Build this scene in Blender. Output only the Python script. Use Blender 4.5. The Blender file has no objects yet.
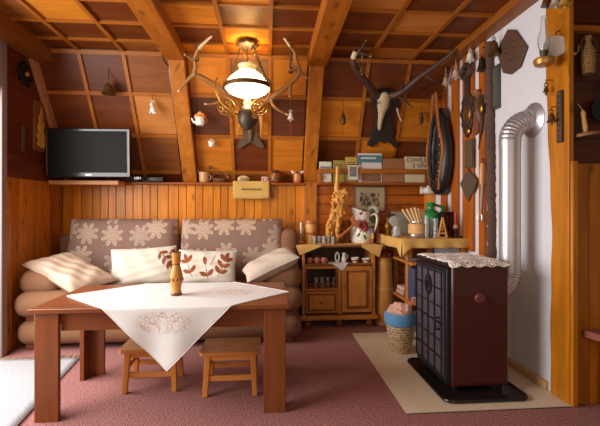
import bpy, bmesh, math, random
from mathutils import Vector, Matrix, Euler
random.seed(7)
C = bpy.context.scene.collection
PI = math.pi
CAMZ, TH, F = 1.25, 0.0824, 400.0
CT, ST = math.cos(TH), math.sin(TH)
# ---------- photograph geometry: a pixel's ray met with a real plane of the room ----------
def ray(x, y):
    u = (x - 300) / F; v = (y - 209) / F
    return Vector((u * CT + ST, CT - u * ST, -v))
def PY(x, y, Y):
    d = ray(x, y); t = Y / d.y
    return Vector((d.x * t, Y, CAMZ + d.z * t))
def PX(x, y, X):
    d = ray(x, y); t = X / d.x
    return Vector((X, d.y * t, CAMZ + d.z * t))
def PZ(x, y, Z):
    d = ray(x, y); t = (Z - CAMZ) / d.z
    return Vector((d.x * t, d.y * t, Z))
ZC, YT, YB, ZB = 2.80, 4.02, 4.80, 1.55     # ceiling height, top and foot of the sloping roof
K = (YB - YT) / (ZC - ZB)
def slopeY(z): return YB - (z - ZB) * K
def PS(x, y, off=0.0):
    d = ray(x, y)
    t = (YB - off - (CAMZ - ZB) * K) / (d.y + d.z * K)
    return Vector((d.x * t, d.y * t, CAMZ + d.z * t))
def AX(x, Y): return PY(x, 209, Y).x
# ---------- colour and materials ----------
def lin(c):
    return tuple(((v / 255) / 12.92 if v / 255 <= .04045 else ((v / 255 + .055) / 1.055) ** 2.4) for v in c) + (1,)
class NT:
    def __init__(s, name):
        s.m = bpy.data.materials.new(name); s.m.use_nodes = True
        s.t = s.m.node_tree; s.b = s.t.nodes['Principled BSDF']
    def n(s, typ, ins=None, **props):
        nd = s.t.nodes.new(typ)
        for k, v in props.items(): setattr(nd, k, v)
        for k, v in (ins or {}).items():
            sock = nd.inputs[k]
            if isinstance(v, bpy.types.NodeSocket): s.t.links.new(v, sock)
            else: sock.default_value = v
        return nd
    def math(s, op, a, b=0.0, c=0.0):
        return s.n('ShaderNodeMath', {0: a, 1: b, 2: c}, operation=op).outputs[0]
    def mix(s, f, a, b, mode='MIX'):
        nd = s.n('ShaderNodeMix', {0: f, 6: a, 7: b}, data_type='RGBA', blend_type=mode); return nd.outputs[2]
    def set(s, **kw):
        for k, v in kw.items():
            k = k.replace('_', ' ')
            if isinstance(v, bpy.types.NodeSocket): s.t.links.new(v, s.b.inputs[k])
            else: s.b.inputs[k].default_value = v
        return s
    def obj(s): return s.n('ShaderNodeTexCoord').outputs['Object']
    def map(s, vec, scale): return s.n('ShaderNodeMapping', {'Vector': vec, 'Scale': scale}).outputs[0]
    def bump(s, h, strength=.3, dist=.01):
        s.t.links.new(s.n('ShaderNodeBump', {'Height': h, 'Strength': strength, 'Distance': dist}).outputs[0], s.b.inputs['Normal'])
MATS = {}
def flat(name, c, rough=.5, metal=0, var=.12, scale=25, bump=.08, coat=0, **kw):
    """one colour with a fine procedural unevenness"""
    if name in MATS: return MATS[name]
    a = NT(name); col = lin(c)
    nz = a.n('ShaderNodeTexNoise', {'Vector': a.obj(), 'Scale': scale, 'Detail': 3.0})
    lo = tuple(v * (1 - var) for v in col[:3]) + (1,); hi = tuple(min(1, v * (1 + var)) for v in col[:3]) + (1,)
    a.set(Base_Color=a.mix(nz.outputs[0], lo, hi), Roughness=rough, Metallic=metal)
    if coat: a.set(Coat_Weight=coat)
    if bump: a.bump(nz.outputs[0], bump, .005)
    for k, v in kw.items(): a.set(**{k: v})
    MATS[name] = a.m; return a.m
def wood(name, c1, c2, axis='Z', fine=14., island=.0, rough=.42, knots=0, bump=.15):
    if name in MATS: return MATS[name]
    a = NT(name); co = a.obj()
    ri = a.n('ShaderNodeNewGeometry').outputs['Random Per Island']
    off = a.n('ShaderNodeCombineXYZ', {0: a.math('MULTIPLY', ri, 7.3), 1: a.math('MULTIPLY', ri, 3.1), 2: a.math('MULTIPLY', ri, 11.7)}).outputs[0]
    co2 = a.n('ShaderNodeVectorMath', {0: co, 1: off}, operation='ADD').outputs[0]
    sc = {'X': (1.3, fine, fine), 'Y': (fine, 1.3, fine), 'Z': (fine, fine, 1.3)}[axis]
    nz = a.n('ShaderNodeTexNoise', {'Vector': a.map(co2, sc), 'Scale': 1.6, 'Detail': 5.0, 'Distortion': .6})
    rp = a.n('ShaderNodeMapRange', {'Value': nz.outputs[0], 'From Min': .3, 'From Max': .7})
    col = a.mix(rp.outputs[0], lin(c1), lin(c2))
    if knots:
        sp = a.n('ShaderNodeSeparateXYZ', {0: co2}).outputs
        al, o1, o2 = {'X': (0, 1, 2), 'Y': (1, 0, 2), 'Z': (2, 0, 1)}[axis]
        kv = a.n('ShaderNodeCombineXYZ', {0: a.math('MULTIPLY', a.math('ADD', sp[o1], sp[o2]), 7.0), 1: a.math('MULTIPLY', sp[al], 3.2), 2: 0.0}).outputs[0]
        wob = a.n('ShaderNodeVectorMath', {0: kv, 1: a.n('ShaderNodeVectorMath', {0: nz.outputs['Color'], 3: .12}, operation='SCALE').outputs[0]}, operation='ADD').outputs[0]
        vo = a.n('ShaderNodeTexVoronoi', {'Vector': wob, 'Scale': 1.0}, voronoi_dimensions='2D')
        kf = a.n('ShaderNodeMapRange', {'Value': vo.outputs['Distance'], 'From Min': .04, 'From Max': .2, 'To Min': .7, 'To Max': 0.}).outputs[0]
        keep = a.math('GREATER_THAN', a.n('ShaderNodeSeparateColor', {0: vo.outputs['Color']}).outputs[0], .62)
        kf = a.math('MULTIPLY', kf, keep)
        col = a.mix(kf, col, tuple(v * .3 for v in lin(c1)[:3]) + (1,))
    if island:
        br = a.math('MULTIPLY_ADD', ri, 2 * island, 1 - island)
        cc = a.n('ShaderNodeCombineXYZ', {0: br, 1: br, 2: br}).outputs[0]
        col = a.mix(1.0, col, cc, 'MULTIPLY')
    a.set(Base_Color=col, Roughness=rough, Specular_IOR_Level=.3)
    if bump: a.bump(nz.outputs[0], bump, .004)
    MATS[name] = a.m; return a.m
def glass(name, c=(235, 240, 240), rough=.05, tr=.95, ior=1.18):
    if name in MATS: return MATS[name]
    a = NT(name); a.set(Base_Color=lin(c), Roughness=rough, Transmission_Weight=tr, IOR=ior)
    MATS[name] = a.m; return a.m
def glow(name, c, s, base=(250, 245, 235)):
    a = NT(name); a.set(Base_Color=lin(base), Emission_Color=lin(c), Emission_Strength=s, Roughness=.3)
    MATS[name] = a.m; return a.m
# ---------- mesh building ----------
class MB:
    def __init__(s): s.v, s.f, s.mi = [], [], []
    def add(s, vs, fs, m=0):
        b = len(s.v); s.v += [Vector(v) for v in vs]; s.f += [tuple(b + i for i in f) for f in fs]
        s.mi += (m if isinstance(m, list) else [m] * len(fs)); return s
    def box(s, x0, x1, y0, y1, z0, z1, m=0, M=None):
        vs = [Vector((x, y, z)) for x in (x0, x1) for y in (y0, y1) for z in (z0, z1)]
        if M: vs = [M @ v for v in vs]
        return s.add(vs, [(0, 1, 3, 2), (4, 6, 7, 5), (0, 4, 5, 1), (2, 3, 7, 6), (0, 2, 6, 4), (1, 5, 7, 3)], m)
    def frus(s, c0, h0, c1, h1, m=0):
        """tapered bar: rectangle half-sizes h0 round c0 up to h1 round c1"""
        vs = []
        for c, h in ((c0, h0), (c1, h1)):
            for sx, sy in ((-1, -1), (1, -1), (1, 1), (-1, 1)): vs.append(Vector(c) + Vector((sx * h[0], sy * h[1], 0)))
        return s.add(vs, [(3, 2, 1, 0), (4, 5, 6, 7), (0, 1, 5, 4), (1, 2, 6, 5), (2, 3, 7, 6), (3, 0, 4, 7)], m)
    def tube(s, pts, r, n=8, closed=False, m=0, flat_=1.0):
        pts = [Vector(p) for p in pts]; k = len(pts)
        rs = r if isinstance(r, (list, tuple)) else [r] * k
        vs, up = [], None
        for i, p in enumerate(pts):
            a = pts[(i - 1) % k] if (i or closed) else p; b = pts[(i + 1) % k] if (i < k - 1 or closed) else p
            d = (b - a).normalized() if (b - a).length > 1e-9 else Vector((0, 0, 1))
            if up is None: up = Vector((0, 0, 1)) if abs(d.z) < .9 else Vector((0, 1, 0))
            x = d.cross(up)
            if x.length < 1e-6: x = d.orthogonal()
            x.normalize(); y = x.cross(d).normalized(); up = y
            for j in range(n):
                t = 2 * PI * j / n
                vs.append(p + x * math.cos(t) * rs[i] + y * math.sin(t) * rs[i] * flat_)
        fs = []
        for i in range(k if closed else k - 1):
            for j in range(n):
                fs.append((i * n + j, i * n + (j + 1) % n, ((i + 1) % k) * n + (j + 1) % n, ((i + 1) % k) * n + j))
        if not closed: fs += [tuple(range(n - 1, -1, -1)), tuple(range((k - 1) * n, k * n))]
        return s.add(vs, fs, m)
    def lathe(s, prof, c=(0, 0, 0), n=20, M=None, m=0, sx=1, sy=1, rip=None):
        """prof: (radius, height[, material]) from foot to rim"""
        c = Vector(c); vs, fs, mi = [], [], []; k = len(prof)
        for i, p in enumerate(prof):
            for j in range(n):
                t = 2 * PI * j / n; r = p[0] * (rip(t, i) if rip else 1)
                v = Vector((r * math.cos(t) * sx, r * math.sin(t) * sy, p[1]))
                vs.append(c + (M @ v if M else v))
        for i in range(k - 1):
            for j in range(n):
                fs.append((i * n + j, i * n + (j + 1) % n, (i + 1) * n + (j + 1) % n, (i + 1) * n + j))
                mi.append(prof[i][2] if len(prof[i]) > 2 else m)
        if prof[0][0] > 1e-4: fs.append(tuple(range(n - 1, -1, -1))); mi.append(m)
        if prof[-1][0] > 1e-4: fs.append(tuple(range((k - 1) * n, k * n))); mi.append(prof[-1][2] if len(prof[-1]) > 2 else m)
        return s.add(vs, fs, mi)
    def prism(s, poly, d, M, m=0):
        """outline poly in local x,y; thickness d along local z"""
        k = len(poly)
        vs = [M @ Vector((p[0], p[1], 0)) for p in poly] + [M @ Vector((p[0], p[1], d)) for p in poly]
        return s.add(vs, [tuple(range(k - 1, -1, -1)), tuple(range(k, 2 * k))] + [(i, (i + 1) % k, k + (i + 1) % k, k + i) for i in range(k)], m)
    def ell(s, c, r, n=14, k=9, m=0, M=None):
        prof = [(max(1e-5, math.sin(PI * i / k)), -math.cos(PI * i / k)) for i in range(k + 1)]
        S = Matrix.Diagonal((r[0], r[1], r[2], 1))
        return s.lathe(prof, c, n, (M @ S) if M else S, m)
    def grid(s, fn, nu, nv, mfn=None):
        vs = [fn(i / nu, j / nv) for j in range(nv + 1) for i in range(nu + 1)]
        fs, mi = [], []
        for j in range(nv):
            for i in range(nu):
                a = j * (nu + 1) + i; fs.append((a, a + 1, a + nu + 2, a + nu + 1))
                mi.append(mfn((i + .5) / nu, (j + .5) / nv) if mfn else 0)
        return s.add(vs, fs, mi)
    def build(s, name, mats, parent=None, bevel=0, seg=2, smooth=True, solid=0, sub=0, ang=38):
        me = bpy.data.meshes.new(name)
        bm = bmesh.new()
        vv = [bm.verts.new(v) for v in s.v]
        for f, mi in zip(s.f, s.mi):
            try:
                q = bm.faces.new([vv[i] for i in f]); q.material_index = mi; q.smooth = smooth
            except ValueError: pass
        bmesh.ops.remove_doubles(bm, verts=bm.verts, dist=1e-5)
        bmesh.ops.recalc_face_normals(bm, faces=bm.faces)
        for e in bm.edges:
            if len(e.link_faces) == 2 and e.calc_face_angle(0) > math.radians(ang): e.smooth = False
        bm.to_mesh(me); bm.free()
        o = bpy.data.objects.new(name, me); C.objects.link(o)
        for m in (mats if isinstance(mats, (list, tuple)) else [mats]): me.materials.append(m)
        if parent is not None:
            o.parent = parent; o.matrix_parent_inverse = Matrix.LocRotScale(parent.location, parent.rotation_euler, parent.scale).inverted()
        if bevel:
            b = o.modifiers.new('bevel', 'BEVEL'); b.width = bevel; b.segments = seg; b.limit_method = 'ANGLE'; b.angle_limit = math.radians(40); b.harden_normals = False
        if solid:
            b = o.modifiers.new('solid', 'SOLIDIFY'); b.thickness = solid; b.offset = 0
        if sub:
            b = o.modifiers.new('sub', 'SUBSURF'); b.levels = sub; b.render_levels = sub
        return o
def tag(o, label, cat, group=None):
    o['label'] = label; o['category'] = cat
    if group: o['group'] = group
    return o
def thing(name, label, cat, loc, group=None, rz=0):
    o = bpy.data.objects.new(name, None); o.empty_display_size = .05; C.objects.link(o)
    o.location = loc; o.rotation_euler = (0, 0, rz)
    return tag(o, label, cat, group)
def struct(mb, name, mats, **kw):
    o = mb.build(name, mats, **kw); o['kind'] = 'structure'; return o
def dup(root, loc, label, rz=None, scale=None, group=None):
    kids = list(root.children)
    r = root.copy(); C.objects.link(r); r.location = loc
    if rz is not None: r.rotation_euler = (0, 0, rz)
    if scale is not None: r.scale = (scale,) * 3 if not isinstance(scale, tuple) else scale
    r['label'] = label
    if group: r['group'] = group
    for ch in kids:
        c = ch.copy(); C.objects.link(c); c.parent = r; c.matrix_parent_inverse = ch.matrix_parent_inverse.copy()
        for g in list(ch.children):
            d = g.copy(); C.objects.link(d); d.parent = c; d.matrix_parent_inverse = g.matrix_parent_inverse.copy()
    return r
def TM(loc, e=(0, 0, 0)): return Matrix.Translation(Vector(loc)) @ Euler(e).to_matrix().to_4x4()
FR = Matrix(((1, 0, 0, 0), (0, 0, -1, 0), (0, 1, 0, 0), (0, 0, 0, 1)))     # local x,y,z -> room x, z, towards the camera
WR = Matrix(((0, 0, -1, 0), (-1, 0, 0, 0), (0, 1, 0, 0), (0, 0, 0, 1)))    # drawing on the white wall: x towards the camera, y up, z off the wall
def FM(loc, rot=0): return Matrix.Translation(Vector(loc)) @ FR @ Matrix.Rotation(rot, 4, 'Z')
def WM(loc, rot=0): return Matrix.Translation(Vector(loc)) @ WR @ Matrix.Rotation(rot, 4, 'Z')
def text(body, name, size, M, mat, parent, ext=.0006):
    cu = bpy.data.curves.new(name, 'FONT'); cu.body = body; cu.size = size; cu.extrude = ext; cu.align_x = 'CENTER'; cu.align_y = 'CENTER'
    t = bpy.data.objects.new('tmp', cu); C.objects.link(t)
    bpy.context.view_layer.update()
    me = bpy.data.meshes.new_from_object(t.evaluated_get(bpy.context.evaluated_depsgraph_get()))
    bpy.data.objects.remove(t)
    me.transform(M); me.materials.clear(); me.materials.append(mat)
    o = bpy.data.objects.new(name, me); C.objects.link(o)
    o.parent = parent; o.matrix_parent_inverse = Matrix.LocRotScale(parent.location, parent.rotation_euler, parent.scale).inverted()
    return o
def circ(r, n=24, sx=1, sy=1, a0=0): return [(r * sx * math.cos(a0 + 2 * PI * i / n), r * sy * math.sin(a0 + 2 * PI * i / n)) for i in range(n)]
def smoothpath(pts, k=4):
    """Catmull-Rom through pts"""
    pts = [Vector(p) for p in pts]; out = []
    for i in range(len(pts) - 1):
        p0 = pts[max(i - 1, 0)]; p1 = pts[i]; p2 = pts[i + 1]; p3 = pts[min(i + 2, len(pts) - 1)]
        for j in range(k):
            t = j / k
            out.append(.5 * ((2 * p1) + (p2 - p0) * t + (2 * p0 - 5 * p1 + 4 * p2 - p3) * t * t + (3 * p1 - p0 - 3 * p2 + p3) * t ** 3))
    return out + [pts[-1]]
def lerps(a, b, n): return [a + (b - a) * i / (n - 1) for i in range(n)]
# ================= materials of the room =================
W_LIGHT = wood('pine_honey', (184, 104, 24), (212, 132, 40), 'X', 9, .12, .4)
W_TAN = wood('pine_tan', (176, 106, 44), (200, 130, 62), 'X', 9, .08, .36)
W_GOLD = wood('ply_golden', (120, 72, 22), (146, 92, 32), 'X', 9, .08, .32)
W_MED = wood('ply_brown', (122, 66, 22), (146, 84, 32), 'X', 9, .1, .4)
W_DARK = wood('ply_dark', (92, 42, 14), (116, 56, 20), 'X', 9, .16, .4)
W_PURP = wood('ply_plum', (92, 48, 28), (110, 60, 36), 'X', 9, .1, .4)
W_BATX = wood('batten_across', (146, 82, 22), (172, 102, 34), 'X', 18, .08)
W_BATY = wood('batten_along', (138, 76, 20), (162, 94, 30), 'Y', 18, .08)
W_BATZ = wood('batten_rising', (150, 84, 24), (176, 104, 36), 'Z', 18, .08)
W_BEAM = wood('beam_pine', (140, 74, 16), (170, 96, 28), 'Y', 11, .05, .42, 1)
W_BEAMD = wood('beam_brown', (126, 68, 20), (150, 86, 28), 'Y', 11, .05, .42, 0)
W_RAFT = wood('rafter_pine', (162, 92, 24), (192, 116, 38), 'Z', 11, .05, .42, 1)
W_PLANK = wood('plank_pine', (184, 102, 16), (216, 134, 32), 'Z', 13, .22, .34, 1)
W_PLANKL = wood('plank_pine_side', (160, 86, 16), (192, 112, 28), 'Z', 13, .2, .34, 1)
W_HPLANK = wood('plank_red', (156, 76, 18), (188, 102, 30), 'X', 13, .12, .36, 1)
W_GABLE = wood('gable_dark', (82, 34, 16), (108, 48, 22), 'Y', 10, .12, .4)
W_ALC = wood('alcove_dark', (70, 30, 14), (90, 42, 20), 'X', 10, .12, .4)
W_CLAD = wood('cladding_brown', (150, 84, 16), (182, 108, 28), 'Z', 12, .1, .38, 1)
W_LIVE = wood('live_edge_pine', (158, 92, 14), (194, 120, 28), 'Z', 8, 0, .36, 1)
W_LEDGE = wood('ledge_brown', (130, 64, 18), (156, 82, 26), 'X', 13, .05)
W_WPLANK = wood('wall_plank', (150, 74, 18), (178, 94, 30), 'Z', 12, .08, .4, 1)
PLASTER = flat('white_plaster', (214, 212, 216), .85, 0, .03, 14, .12)
def carpet():
    a = NT('carpet'); co = a.obj()
    n1 = a.n('ShaderNodeTexNoise', {'Vector': co, 'Scale': 95., 'Detail': 2.})
    n2 = a.n('ShaderNodeTexNoise', {'Vector': co, 'Scale': 3., 'Detail': 2.})
    r = a.n('ShaderNodeMapRange', {'Value': n1.outputs[0], 'From Min': .35, 'From Max': .65})
    c = a.mix(r.outputs[0], lin((108, 62, 59)), lin((174, 118, 111)))
    c = a.mix(a.math('MULTIPLY', n2.outputs[0], .25), c, lin((150, 90, 86)))
    a.set(Base_Color=c, Roughness=.95); a.bump(n1.outputs[0], .7, .01); return a.m
TILE = flat('hearth_tile', (212, 192, 166), .42, 0, .05, 6, .05)
GROUT = flat('tile_joint', (126, 104, 82), .8)
BASEW = wood('baseboard_tan', (180, 140, 90), (200, 160, 108), 'Y', 14, 0)
# ================= the room =================
b = MB(); b.box(-2.3, 3.1, -.4, 4.9, -.05, 0); struct(b, 'floor', carpet())
# stone hearth let into the carpet
b = MB(); b.box(.845, 1.93, 2.372, 3.94, -.02, .005, 1)
ys, xs = [2.372, 3.13, 3.94], [.845, 1.235, 1.6, 1.93]
for i in range(3):
    for j in range(2): b.box(xs[i] + .002 * (i > 0), xs[i + 1] - .002, ys[j] + .003 * (j > 0), ys[j + 1] - .002, -.01, .009, 0)
struct(b, 'floor_hearth', [TILE, GROUT])
# knee wall of upright planks
b = MB(); x = -2.25
while x < .42:
    w = random.choice((.085, .1, .1, .115)); x1 = min(x + w, .44)
    b.box(x + .002, x1 - .002, 4.62, 4.65, 0, 1.525); x = x1
b.box(-2.3, 1.96, 4.645, 4.9, 0, 1.525)
struct(b, 'wall_back', W_PLANK, bevel=.004, seg=1)
b = MB(); z = .0
while z < 1.52:
    z1 = min(z + .118, 1.525); b.box(.44, 1.93, 4.615, 4.648, z + .002, z1 - .002); z = z1
struct(b, 'wall_back_boards', W_HPLANK, bevel=.005, seg=1)
# side wall on the garden side: upright planks below, dark boards above
b = MB(); y = 3.62
while y < 4.62:
    y1 = min(y + .105, 4.62); b.box(-2.28, -2.25, y + .002, y1 - .002, 0, 1.53); y = y1
struct(b, 'wall_left', W_PLANKL, bevel=.004, seg=1)
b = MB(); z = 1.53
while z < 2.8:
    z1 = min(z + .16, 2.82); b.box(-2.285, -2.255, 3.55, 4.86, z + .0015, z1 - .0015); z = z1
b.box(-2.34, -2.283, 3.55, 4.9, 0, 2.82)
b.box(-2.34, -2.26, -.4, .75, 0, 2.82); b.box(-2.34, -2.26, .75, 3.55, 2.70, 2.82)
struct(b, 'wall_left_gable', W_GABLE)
# terrace door frame in that wall
b = MB(); b.box(-2.34, -2.215, 3.55, 3.62, 0, 2.70); b.box(-2.34, -2.19, .68, .75, 0, 2.70); b.box(-2.34, -2.2, .75, 3.55, 2.62, 2.70)
o = struct(b, 'door_1', flat('door_frame_paint', (132, 112, 108), .6), bevel=.006)
b = MB(); b.box(-2.25, -2.17, .7, 3.66, 2.71, 2.80); struct(b, 'trim_1', flat('blind_box_dark', (34, 28, 28), .6))
# white chimney wall
b = MB(); b.box(1.93, 2.05, 2.492, 4.9, 0, 2.82); struct(b, 'wall_right', PLASTER)
b = MB(); b.box(1.905, 1.932, 2.6, 4.62, .009, .065); struct(b, 'baseboard_right', BASEW, bevel=.006)
# wall that turns away beside the hearth: dark boards, cladding below
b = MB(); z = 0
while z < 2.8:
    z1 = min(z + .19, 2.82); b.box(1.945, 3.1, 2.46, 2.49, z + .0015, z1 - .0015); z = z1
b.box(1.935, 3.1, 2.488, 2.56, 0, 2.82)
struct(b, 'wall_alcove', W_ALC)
b = MB(); x = 1.955
while x < 3.1:
    b.box(x + .0015, x + .0985, 2.40, 2.43, 0, 1.54); x += .1
b.box(1.945, 3.1, 2.425, 2.462, 0, 1.545)
struct(b, 'wall_alcove_cladding', W_CLAD, bevel=.003, seg=1)
b = MB(); b.box(1.915, 1.957, 2.365, 2.43, 0, 1.555); struct(b, 'trim_2', W_LIVE, bevel=.008)
b = MB(); b.box(1.945, 3.1, 2.42, 2.462, 2.40, 2.435); struct(b, 'trim_3', W_BATX)
# ceiling of square plywood panels in three bays, sloping end panels, battens, beams, rafters
XC = [(-2.25, -1.816), (-1.816, -1.396), (-1.396, -.98), (-.79, -.386), (-.386, .03), (.03, .41), (.59, 1.04), (1.04, 1.48), (1.48, 1.93)]
PM = {'L': 0, 'T': 1, 'G': 2, 'M': 3, 'D': 4, 'P': 5}; PMS = [W_LIGHT, W_TAN, W_GOLD, W_MED, W_DARK, W_PURP]
rowsY = [4.05, 3.78, 3.42, 3.05, 2.68, 2.31, 1.94, 1.57, 1.20, .83, .46, .09, -.4]
pat = ['DDMLLMDTD', 'DDDDLDDDD', 'MLDLGDDTD', 'DMLDLDTDD', 'LDDLGLDDT', 'DLMDLDDTD', 'MDLLDGDDT', 'DLDDLDTDD', 'LDMLGDDTD', 'DDLDLDDDT', 'MLDLDGTDD', 'DDLDLDDTD']
b = MB()
for r in range(12):
    for c, (xa, xb) in enumerate(XC): b.box(xa + .001, xb - .001, rowsY[r + 1] + .001, rowsY[r] - .001, ZC, ZC + .016, PM[pat[r][c]])
b.box(-2.34, 1.96, -.4, 4.05, ZC + .018, ZC + .06, 4)
b.box(1.93, 3.1, -.4, 2.56, ZC, ZC + .06, 4)
struct(b, 'ceiling', PMS)
b = MB()
for yy in rowsY[1:-1]:
    for xa, xb in ((-2.25, -.98), (-.79, .41), (.59, 1.93)): b.box(xa, xb, yy - .016, yy + .016, ZC - .018, ZC + .005)
struct(b, 'trim_4', W_BATX)
b = MB()
for xx in (-1.816, -1.396, -.386, .03, 1.04, 1.48): b.box(xx - .017, xx + .017, -.4, 4.03, ZC - .022, ZC + .005)
struct(b, 'trim_5', W_BATY)
zs = [ZC, PS(200, 95).z, PS(200, 136).z, PS(200, 172).z, ZB - .02]
spat = ['DPMLGLDDD', 'DDTPLPLDL', 'DDMLDLDLD', 'DDDMMMDMD']
b = MB()
for r in range(4):
    for c, (xa, xb) in enumerate(XC):
        z0, z1 = zs[r + 1] + .001, zs[r] - .001; xa += .001; xb -= .001
        vs = [(xa, slopeY(z0), z0), (xb, slopeY(z0), z0), (xb, slopeY(z1), z1), (xa, slopeY(z1), z1)]
        vs += [(p[0], p[1] + .02, p[2] + .012) for p in vs]
        b.add(vs, [(0, 1, 2, 3), (7, 6, 5, 4), (0, 4, 5, 1), (1, 5, 6, 2), (2, 6, 7, 3), (3, 7, 4, 0)], PM[spat[r][c]])
vs = [(-2.34, slopeY(ZB - .02) + .02, ZB - .02), (1.96, slopeY(ZB - .02) + .02, ZB - .02), (1.96, YT + .03, ZC + .03), (-2.34, YT + .03, ZC + .03)]
vs += [(p[0], p[1] + .05, p[2] + .05) for p in vs]
b.add(vs, [(0, 1, 2, 3), (7, 6, 5, 4), (0, 4, 5, 1), (1, 5, 6, 2), (2, 6, 7, 3), (3, 7, 4, 0)], 4)
struct(b, 'ceiling_slope', PMS)
NRM = Vector((0, -1, -K)).normalized()
def slopebar(b, xa, xb, za, zb, d):
    vs = []
    for z in (za, zb):
        for x in (xa, xb):
            p = Vector((x, slopeY(z), z)); vs += [p - NRM * .004, p + NRM * d]
    b.add(vs, [(0, 1, 3, 2), (4, 6, 7, 5), (0, 4, 5, 1), (2, 3, 7, 6), (0, 2, 6, 4), (1, 5, 7, 3)])
b = MB()
for xx in (-1.816, -1.396, -.386, .03, 1.04, 1.48): slopebar(b, xx - .017, xx + .017, ZB, ZC - .01, .02)
struct(b, 'trim_6', W_BATZ)
b = MB()
for i, zz in enumerate([ZC - .022] + zs[1:4]):
    for xa, xb in ((-2.25, -.95), (-.79, .42), (.58, 1.93)): slopebar(b, xa, xb, zz - .018, zz + .016, .017)
struct(b, 'trim_7', W_BATX)
for i, (xa, xb, z0) in enumerate(((-.98, -.79, 2.69), (.405, .595, 2.675))):
    b = MB(); b.box(xa, xb, -.4, 3.99, z0, ZC + .01); struct(b, 'beam_%d' % (i + 1), W_BEAM, bevel=.01)
b = MB(); b.box(-2.25, -2.065, -.4, 4.06, 2.672, ZC + .005); struct(b, 'beam_3', W_BEAMD, bevel=.006)
b = MB(); b.box(1.80, 1.935, 2.40, 4.05, 2.735, ZC + .005); struct(b, 'beam_4', W_BEAMD, bevel=.006)
for i, (xa, xb) in enumerate(((-.955, -.80), (.425, .575))):
    b = MB(); slopebar(b, xa, xb, ZB, 2.76, .11); struct(b, 'beam_%d' % (i + 5), W_RAFT, bevel=.008)
b = MB(); b.box(.425, .575, 4.575, 4.63, 0, 1.56); struct(b, 'trim_8', W_RAFT, bevel=.006)
b = MB()
vs = []
for z in (ZB, 2.70):
    for x in (-2.252, -2.215):
        p = Vector((x, slopeY(z) + .005, z)); vs += [p, p - Vector((0, .12, 0))]
b.add(vs, [(0, 1, 3, 2), (4, 6, 7, 5), (0, 4, 5, 1), (2, 3, 7, 6), (0, 2, 6, 4), (1, 5, 7, 3)])
struct(b, 'trim_9', wood('gable_batten', (176, 112, 78), (200, 136, 98), 'Z', 14, 0))
# ledge along the knee wall, deeper as a bookshelf beyond the rafter
b = MB(); b.box(-2.25, .43, 4.55, 4.83, 1.52, 1.55); struct(b, 'trim_10', W_LEDGE, bevel=.006)
b = MB(); b.box(.57, 1.93, 4.40, 4.83, 1.52, 1.55); struct(b, 'trim_11', W_LEDGE, bevel=.006)
b = MB(); b.box(.57, 1.80, 4.395, 4.42, 1.645, 1.70)
b.box(.57, .60, 4.40, 4.8, 1.55, 1.70); b.box(1.78, 1.81, 4.40, 4.6, 1.55, 1.70)
struct(b, 'trim_12', W_BATX, bevel=.005)
# upright planks on the white wall
def YW(x): d = ray(x, 209); return 1.93 * d.y / d.x
for i, (xa, xb, ya, yb) in enumerate(((443, 448, 62, 236), (453.5, 460, 58, 238), (465, 475.5, 50, 252), (481.5, 487, 44, 262))):
    b = MB(); y0, y1 = YW(xb), YW(xa); z1 = min(PX(xa, ya, 1.92).z, 2.73); z0 = PX(xb, yb, 1.92).z
    b.box(1.902, 1.932, y0, y1, z0, z1); struct(b, 'trim_%d' % (13 + i), W_WPLANK, bevel=.004)
b = MB(); y0, y1 = 4.50, 4.60; b.box(1.86, 1.932, 4.44, 4.64, 1.0, 1.52); struct(b, 'trim_17', wood('corner_post', (196, 116, 40), (220, 142, 58), 'Z', 10, 0, .38, 1), bevel=.006)
# live-edged board at the end of the white wall
b = MB(); y0, y1 = 2.385, 2.588; pl = []
zz = lerps(0, 2.78, 40)
for z in zz: pl.append((2.545 + .055 * max(0, min(1, (z - 1.1) / 1.4)) + .007 * math.sin(z * 4) + .004 * math.sin(z * 15 + 1), z))
pl = [(-y, z) for y, z in pl] + [(-y0, z) for z in reversed(zz)]
b.prism(pl, .035, Matrix.Translation((1.94, 0, 0)) @ WR)
struct(b, 'trim_18', W_LIVE, bevel=.004)
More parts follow.
